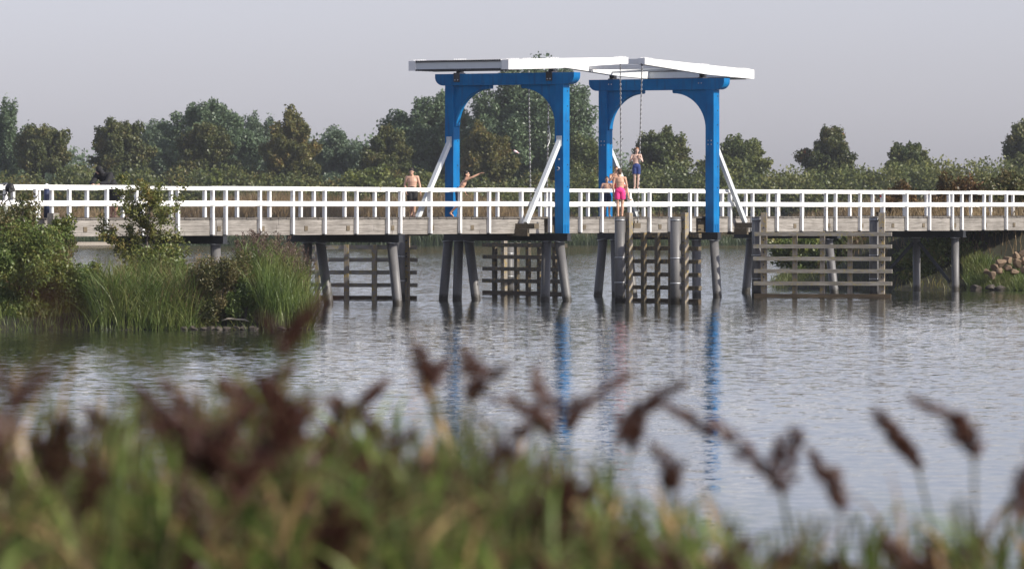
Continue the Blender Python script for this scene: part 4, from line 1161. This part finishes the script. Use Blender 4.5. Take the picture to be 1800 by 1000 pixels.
        hm.ball(HP(0, -0.03, 0.02), (0.105 * k, 0.118 * k, 0.125 * k), 16, 0, rt); hm.capsule(nk - up * 0.02 * k, HP(0, -0.05, -0.06), 0.1 * k, 0.09 * k, 12)
        hm.capsule(HP(0, -0.06, 0.1), HP(0, 0.03, 0.11), 0.04 * k, 0.03 * k, 10)
        link('hooded_top', remesh(hm, 'hooded_top', 0.012 * k, top, 3), t)
    return t

BLACK_CL = plain('black_cloth', (0.012, 0.012, 0.014), 0.85); NAVY = plain('navy_cloth', (0.012, 0.02, 0.055), 0.8)
BLUE_CL = plain('dark_blue_cloth', (0.02, 0.04, 0.16), 0.8); PINK = plain('pink_cloth', (0.80, 0.035, 0.22), 0.7); REDC = plain('red_cloth', (0.55, 0.02, 0.025), 0.75)

def foot_world(px, v, z=DECK): return W(u_of(px, v), v, z)
def stand(**kw):
    J = dict(pelvis=(0, 0, 0.95), waist=(0, 0, 1.10), chest=(0, 0, 1.28), neck=(0, 0.01, 1.47), head=(0, -0.01, 1.62),
             sha=(0.185, 0, 1.42), shb=(-0.185, 0, 1.42), ela=(0.25, 0.02, 1.13), elb=(-0.25, 0.02, 1.13), wra=(0.26, -0.05, 0.87), wrb=(-0.26, -0.05, 0.87),
             hipa=(0.09, 0, 0.90), hipb=(-0.09, 0, 0.90), kna=(0.10, -0.02, 0.48), knb=(-0.10, -0.02, 0.48), ana=(0.10, 0.02, 0.085), anb=(-0.10, 0.02, 0.085),
             toa=(0.13, -0.14, 0.028), tob=(-0.13, -0.14, 0.028), backa=(0, 0.012, 0), backb=(0, 0.012, 0))
    J.update(kw); return J
# man in black trunks, walking towards the camera and looking down
person('bare-chested man in black trunks walking along the deck left of the left portal, looking down', foot_world(724.5, 1.3), 1.0,
       stand(ela=(0.27, 0.03, 1.13), wra=(0.30, -0.03, 0.86), elb=(-0.26, 0.05, 1.15), wrb=(-0.22, -0.10, 0.93), kna=(0.075, -0.05, 0.48), ana=(0.07, -0.06, 0.085), toa=(0.09, -0.22, 0.028),
             knb=(-0.04, -0.06, 0.48), anb=(-0.03, 0.10, 0.10), tob=(-0.05, -0.05, 0.028), head=(-0.02, -0.05, 1.61), hda=(0.15, -0.05, -1), hna=(-1, 0, 0), hnb=(1, 0, 0), hdb=(0.2, -0.2, -1)),
       SKIN, HAIR_D, BLACK_CL, look=(-0.12, -0.9, -0.42), build=1.08, hairy=0.012, shorts_len=0.75)
# thrower in profile
person('bare-chested boy in dark shorts by a blue post, arm stretched out after a throw', foot_world(803, 1.5), 1.0,
       stand(pelvis=(0.05, 0, 0.86), waist=(0.12, 0, 1.01), chest=(0.23, 0, 1.18), neck=(0.34, 0, 1.36), head=(0.36, 0, 1.53), sha=(0.30, 0.17, 1.32), shb=(0.32, -0.17, 1.34),
             elb=(0.57, -0.22, 1.44), wrb=(0.82, -0.20, 1.56), ela=(0.18, 0.24, 1.08), wra=(0.30, 0.22, 0.88), hipa=(0.05, 0.09, 0.82), hipb=(0.05, -0.09, 0.82),
             kna=(0.10, 0.09, 0.45), ana=(0.05, 0.10, 0.085), toa=(0.20, 0.10, 0.028), knb=(0.06, -0.09, 0.45), anb=(-0.22, -0.09, 0.16), tob=(-0.13, -0.09, 0.035),
             hdb=(1, 0, 0.35), hnb=(0, -0.2, -1), hna=(1, 0, 0), backa=(-0.012, 0, 0), backb=(-0.012, 0, 0)),
       SKIN_TAN, HAIR_D, NAVY, look=(1, -0.25, 0.0), build=0.88, hairy=0.012, curls=(0.4, 0.25), shorts_len=0.6)
# hooded person leaning on the railing
person('person in black hooded top and shorts leaning on the left railing behind the hawthorn', foot_world(198, 1.25), 1.0,
       stand(pelvis=(0.02, 0.02, 0.92), waist=(-0.06, -0.06, 1.08), chest=(-0.19, -0.13, 1.29), neck=(-0.34, -0.23, 1.44), head=(-0.44, -0.29, 1.55),
             sha=(-0.06, -0.26, 1.40), shb=(-0.48, -0.08, 1.41), ela=(-0.14, -0.50, 1.14), wra=(-0.38, -0.62, 1.10), elb=(-0.66, -0.28, 1.12), wrb=(-0.60, -0.52, 1.10),
             hipa=(0.10, -0.03, 0.88), hipb=(-0.06, 0.06, 0.88), kna=(0.09, -0.07, 0.47), ana=(0.09, 0.04, 0.085), toa=(0.05, -0.10, 0.028), knb=(-0.04, 0.02, 0.47), anb=(-0.05, 0.10, 0.085), tob=(-0.11, -0.04, 0.028),
             hna=(0, 0, -1), hnb=(0, 0, -1)),
       SKIN, HAIR_D, BLACK_CL, look=(-0.9, 0.25, -0.4), hooded=True, build=1.5, top=BLACK_CL, shorts_len=0.92)
# boy in pink on the fender pile, back to the camera
def fender_pile(px):
    # centre of the near-fender pile column
    uq, vq = -0.1, -2.4; dv, du = -math.cos(R(20)), -math.sin(R(20)); o = W(uq, vq); d = Vector((cu * du - su * dv, su * du + cu * dv, 0)).normalized()
    if d.x < 0: d = -d
    k = (px - CX) / FPX; t = (k * o.y - o.x) / (d.x - k * d.y) - 0.2
    n = Vector((-d.y, d.x, 0)); return o + d * t + n * (-0.27)
pp = fender_pile(1106); pp.z = 3.09
person('boy in bright pink swim shorts standing on a fender pile, back to the camera', pp, 1.0,
       stand(pelvis=(0.0, 0.0, 0.95), neck=(-0.01, -0.01, 1.47), head=(-0.04, -0.0, 1.62), sha=(0.185, 0, 1.41), shb=(-0.185, 0, 1.42), elb=(-0.25, -0.03, 1.14), wrb=(-0.235, 0.05, 0.88),
             ela=(0.25, 0, 1.13), wra=(0.22, 0.12, 0.90), toa=(0.09, 0.14, 0.028), tob=(-0.08, 0.14, 0.028), ana=(0.08, -0.03, 0.085), anb=(-0.07, -0.03, 0.085), kna=(0.09, 0.01, 0.48), knb=(-0.08, 0.01, 0.48),
             backa=(0, -0.014, 0), backb=(0, -0.014, 0), hna=(-1, 0, 0), hnb=(1, 0, 0)),
       SKIN_TAN, HAIR_B, PINK, look=(-0.75, 0.6, -0.05), build=0.98, hairy=0.008, shorts_len=0.62, thumbs=(-1, 1))
# small boy behind the railing
person('small bare-chested boy in navy shorts behind the railing beside the right portal', foot_world(1067, 1.0), 0.86,
       stand(elb=(-0.28, -0.05, 1.16), wrb=(-0.20, -0.16, 1.13), ela=(0.24, 0.0, 1.15), wra=(0.20, -0.18, 1.16), hda=(0.1, -1, 0), hna=(0, 0, -1), hnb=(0, 0, -1), hdb=(0.5, -1, 0)),
       SKIN, HAIR_B, NAVY, look=(0.1, -1, -0.08), build=0.92, shorts_len=0.6)
# boy in red, seated on the top rail, legs outside
ps = W(u_of(1086, 0.47), 0.47, RTOP)
person('boy in red shorts sitting on the top rail, half hidden by the boy in pink', ps, 0.96,
       stand(pelvis=(0.0, 0.0, 0.10), waist=(-0.06, 0.02, 0.24), chest=(-0.11, 0.0, 0.42), neck=(-0.10, -0.03, 0.60), head=(-0.06, -0.06, 0.74), sha=(0.07, -0.06, 0.55), shb=(-0.28, 0.0, 0.53),
             elb=(-0.31, -0.16, 0.30), wrb=(-0.18, -0.22, 0.50), ela=(0.20, -0.10, 0.32), wra=(0.24, -0.12, 0.08), hipa=(0.10, -0.02, 0.09), hipb=(-0.06, -0.04, 0.09), kna=(0.33, -0.30, 0.05), ana=(0.42, -0.28, -0.36), toa=(0.52, -0.42, -0.45),
             knb=(0.05, -0.42, 0.06), anb=(0.10, -0.36, -0.36), tob=(0.10, -0.52, -0.43), hnb=(1, 0, 0), hdb=(0.1, 0, 1), hna=(0, 1, 0)),
       SKIN_TAN, HAIR_B, REDC, look=(0.2, -1, -0.1), build=0.92, shorts_len=0.6)
# boy on the rail holding the chain
pr = W(u_of(1118, 0.50), 0.50, RTOP)
person('ginger-haired boy in dark blue shorts standing on the top rail and holding a lifting chain', pr, 0.885,
       stand(pelvis=(0.02, 0, 0.95), head=(0.04, -0.03, 1.62), ela=(0.27, -0.08, 1.16), wra=(0.145, -0.10, 1.32), elb=(-0.26, -0.06, 1.17), wrb=(-0.10, -0.20, 1.34), sha=(0.19, 0, 1.43), shb=(-0.17, 0, 1.43),
             hipa=(0.10, 0, 0.90), hipb=(-0.06, 0, 0.90), kna=(0.09, -0.02, 0.48), knb=(-0.06, -0.02, 0.48), ana=(0.07, 0.02, 0.085), anb=(-0.06, 0.02, 0.085), toa=(0.09, -0.10, 0.028), tob=(-0.08, -0.10, 0.028),
             hda=(-0.1, 0, 1), hna=(-1, 0, 0), hdb=(0.2, 0, 1), hnb=(1, 0, 0)),
       SKIN_PALE, HAIR_R, BLUE_CL, look=(0.05, -1, -0.1), build=0.9, curls=(0.9, 0.9), hairy=0.014, shorts_len=0.66)

# thrown bottle in the air
pb = at(907.5, 267.2, 210.5)
t = empty('bottle', pb, label='pink and white bottle flying through the air under the left portal', cat='bottle')
mb = MB(); ax = Vector((0.88, 0.1, -0.47)).normalized()
mb.tube([ax * -0.11, ax * -0.10, ax * 0.03, ax * 0.07, ax * 0.085], [0.02, 0.04, 0.04, 0.02, 0.016], 14); mb.build('body', plain('pink_plastic', (0.8, 0.45, 0.45), 0.35), t)
mb = MB(); mb.tube([ax * -0.075, ax * 0.0], 0.0415, 14, 0, False); mb.build('wrapper', plain('white_wrapper', (0.8, 0.75, 0.75), 0.4), t)
mb = MB(); mb.tube([ax * 0.085, ax * 0.125], 0.018, 12); mb.build('cap', plain('white_cap', (0.8, 0.8, 0.8), 0.4), t)

# ------------------------------------------------------------------ foreground reeds
def reed_template(seed, H=1.0, dry=0.25, plume=True):
    """reed of unit-free metres hanging from its tip: the base of the seed head is at the origin, the stem runs down H"""
    g = np.random.default_rng(seed)
    out = {'stem': [], 'leaf': [], 'dry': [], 'plume': []}
    az = g.uniform(0, 6.28); sway = g.uniform(0.02, 0.12)
    ts = np.linspace(0, 1, 7); path = np.stack([np.cos(az) * sway * (ts ** 2 - 1) * H, np.sin(az) * sway * (ts ** 2 - 1) * H, (ts - 1) * H], 1)
    for o_ in (np.array([1, 0, 0]), np.array([0, 1, 0])):
        wv = np.linspace(0.0075, 0.0045, 7)[:, None]
        L = np.stack([path - o_ * wv, path + o_ * wv], 1); i = np.arange(14).reshape(7, 2)
        F = np.stack([i[:-1, 0], i[:-1, 1], i[1:, 1], i[1:, 0]], -1); out['stem'].append((L.reshape(-1, 3), F))
    nl = int(g.integers(7, 11)); tl = np.sort(g.uniform(0.35, 0.88, nl))
    B = np.stack([np.interp(tl, ts, path[:, q]) for q in range(3)], 1)
    h = g.uniform(0.22, 0.44, nl); wd = g.uniform(0.012, 0.026, nl); ln = g.uniform(0.35, 1.5, nl)
    isd = g.random(nl) < dry
    for m_, kk in ((~isd, 'leaf'), (isd, 'dry')):
        if m_.sum(): out[kk].append(blades(B[m_], h[m_], wd[m_], ln[m_], g, 6, 0.9))
    for lobe in range((1 + int(g.integers(1, 3))) if plume else 0):       # side sprays hang from the main plume
        k = 170 if lobe == 0 else 90; s_ = g.uniform(0, 1, k); paz = g.uniform(0, 6.28); dr = g.uniform(0.25, 0.95)
        L = g.uniform(0.13, 0.19) * (1 if lobe == 0 else 0.7)
        ctr = np.stack([np.cos(paz) * dr * L * s_ ** 2, np.sin(paz) * dr * L * s_ ** 2, L * (s_ - 0.12 * dr * s_ ** 2)], 1)
        rad = (0.033 * np.sin(np.clip(s_ * 0.9 + 0.1, 0, 1) * math.pi) ** 0.8 + 0.006)
        side = np.array([np.cos(paz), np.sin(paz), 0]) * 0.03 * s_[:, None]
        d = unit(k, g); P = ctr + side + d * rad[:, None] * g.uniform(0.2, 1, (k, 1))
        dirs = d * 0.5 + np.array([np.cos(paz) * dr, np.sin(paz) * dr, 0.8]); dirs /= np.linalg.norm(dirs, axis=1, keepdims=True)
        out['plume'].append(leaf_quads(P, g, 0.008, 0.017, 2.4, dirs))
    return out
def joinp(lst):
    V = []; F = []; o = 0
    for v, f in lst: V.append(v); F.append(f + o); o += len(v)
    return np.concatenate(V), np.concatenate(F)

def near_reed(px, py, d, seed, label, plume_len=1.0, dry=0.3, group=None, tilt=0.0, scale=1.0):
    """individual reed; (px,py) is where its seed head starts, d metres away"""
    p = at(px, py, d); gz = float(near_h(np.array(p.x), np.array(d))); H = (p.z - gz + 0.05) / scale
    tp = reed_template(seed, H, dry)
    t = empty('reed', (p.x, d, gz), label=label, cat='reed', group=group)
    sh = np.array([0, 0, p.z - gz])
    def prep(l):
        V, F = joinp(l); V = V * scale
        if tilt: V = np.stack([V[:, 0] + np.where(V[:, 2] > 0, V[:, 2] * tilt, V[:, 2] * tilt * 0.25), V[:, 1], V[:, 2]], 1)
        return V + sh, F
    V, F = prep(tp['stem']); link('stem', mesh_np('stem', V, F, FO['fg_stem']), t)
    lv = []
    if tp['leaf']: V, F = prep(tp['leaf']); link('leaves', mesh_np('leaves', V, F, FO['fg_leaf']), t)
    if tp['dry']: V, F = prep(tp['dry']); link('dry_leaves', mesh_np('dry_leaves', V, F, FO['fg_dry']), t)
    V, F = prep(tp['plume']); link('seed_head', mesh_np('seed_head', V, F, FO['fg_plume']), t)
NR = [
 (1372, 855, 15.5, 'blurred reed whose drooping brown seed head leans left, left of the two lower right heads', -0.5, 1.5),
 (1612, 815, 16, 'blurred reed with a pale brown seed head leaning left, left of the tallest right-hand reed', -0.7, 1.2),
 (1712, 795, 14.5, 'blurred reed at the right with the tallest and darkest upright seed head there', -0.12, 1.1),
 (1478, 890, 15, 'blurred reed with a dark green seed head between the two brown right-hand heads', -0.25, 1.0),
 (1795, 900, 13.5, 'blurred dark reed at the right edge of the picture', 0.0, 1.3),
 (1085, 770, 15, 'blurred reed with a forked purple head right of centre, leaning right', 0.45, 1.1),
 (1110, 785, 16, 'blurred reed with a short purple head just right of the forked one', 0.5, 1.0),
 (965, 760, 15.5, 'blurred reed with a purple head leaning left in the middle of the picture', -0.4, 1.1),
 (1000, 750, 16.5, 'blurred reed with a purple head bent right in the middle of the picture', 0.35, 1.0),
 (830, 700, 15.5, 'blurred reed with a dark head bent right, left of the middle heads', 0.55, 1.0),
 (752, 690, 16.5, 'blurred reed with a faint purple head and tip above the dry leaves', 0.05, 1.1),
 (447, 740, 15, 'blurred reed with a wide dark red upright head left of the tall green one', 0.02, 1.25),
 (500, 620, 12.5, 'blurred tall green reed rising highest from the middle of the reed bed', 0.12, 0.9),
 (610, 745, 16, 'blurred reed with a slanting head right of the tall green reed', 0.45, 1.0),
 (305, 775, 15, 'blurred reed with a dark head left of the dry tan leaves', -0.3, 1.0),
 (105, 590, 3.7, 'very blurred brown reed head in front of the left bank', -0.05, 0.27),
 (25, 720, 9, 'very blurred reed head at the left edge of the picture', 0.15, 0.7),
 (200, 795, 15, 'blurred reed with a grey-brown head at the left of the reed bed', 0.1, 1.0),
 (1180, 860, 14.5, 'blurred small brown reed head low between the middle and right-hand reeds', 0.0, 0.8),
 (690, 810, 15, 'blurred reed with a brown head right of the slanting one', -0.1, 1.0),
]
for i, (px, py, d, lb, tl, sc_) in enumerate(NR): near_reed(px, py, d, 300 + i, lb, tilt=tl, scale=sc_ * 0.88)

def reed_mass(n, seed):
    g = np.random.default_rng(seed); TP = []
    for k in range(14): TP.append(reed_template(500 + k, 1.5, 0.25 + 0.4 * (k % 3 == 0), plume=(k in (3, 9))))
    TPj = []
    for tp in TP: TPj.append([(q, *joinp(tp[kk])) for q, kk in enumerate(('stem', 'leaf', 'dry', 'plume')) if tp[kk]])
    top = interp([-100, 0, 60, 150, 280, 350, 480, 560, 700, 800, 870, 950, 1080, 1150, 1220, 1300, 1420, 1550, 1650, 1750, 1900], [685, 685, 690, 710, 685, 672, 655, 690, 705, 705, 745, 765, 815, 855, 890, 920, 915, 905, 890, 870, 860])
    VV = []; FF = []; MM = []; o = 0
    for i in range(n):
        px = g.uniform(-1400, 3200); d = g.uniform(12.0, 19.0)
        py = top(px) + 12 + abs(g.normal(0, 1)) * 90 + g.uniform(0, 110)
        kt = int(g.integers(0, 14))
        if kt in (3, 9): py += 100
        elif g.random() < 0.10: py = top(px) - g.uniform(-20, 20)
        if px > 1230 and g.random() < 0.1: continue
        p = at(px, py, d); a = g.uniform(0, 6.28); ca, sa = math.cos(a), math.sin(a); s_ = g.uniform(0.8, 1.2)
        lean = g.normal(0, 0.20)
        for (q, V, F) in TPj[kt]:
            X = (V[:, 0] * ca - V[:, 1] * sa) * s_ + V[:, 2] * lean * s_; Yv = (V[:, 0] * sa + V[:, 1] * ca) * s_; Z = V[:, 2] * s_
            VV.append(np.stack([X + p.x, Yv + d, Z + p.z], 1)); FF.append(F + o); o += len(V); MM.append(np.full(len(F), q))
    me = mesh_np('reed_bed', np.concatenate(VV), np.concatenate(FF), [FO['fg_stem'], FO['fg_leaf'], FO['fg_dry'], FO['fg_plume']], np.concatenate(MM))
    tag(link('reed_bed', me), kind='stuff')
reed_mass(3100, 77)

# ------------------------------------------------------------------ haze
def haze(dens):
    m = bpy.data.materials.new('haze_air'); m.use_nodes = True; nt = m.node_tree; nt.nodes.clear()
    o = nt.nodes.new('ShaderNodeOutputMaterial'); v = nt.nodes.new('ShaderNodeVolumePrincipled')
    v.inputs['Color'].default_value = (0.90, 0.93, 0.98, 1); v.inputs['Density'].default_value = dens; v.inputs['Anisotropy'].default_value = 0.2
    nt.links.new(v.outputs[0], o.inputs['Volume'])
    mb = MB(); mb.box(-310, 310, -62, 1010, -2.0, 40)
    tag(mb.build('haze', m), kind='stuff')
HAZE = 0.00011
if HAZE: haze(HAZE)
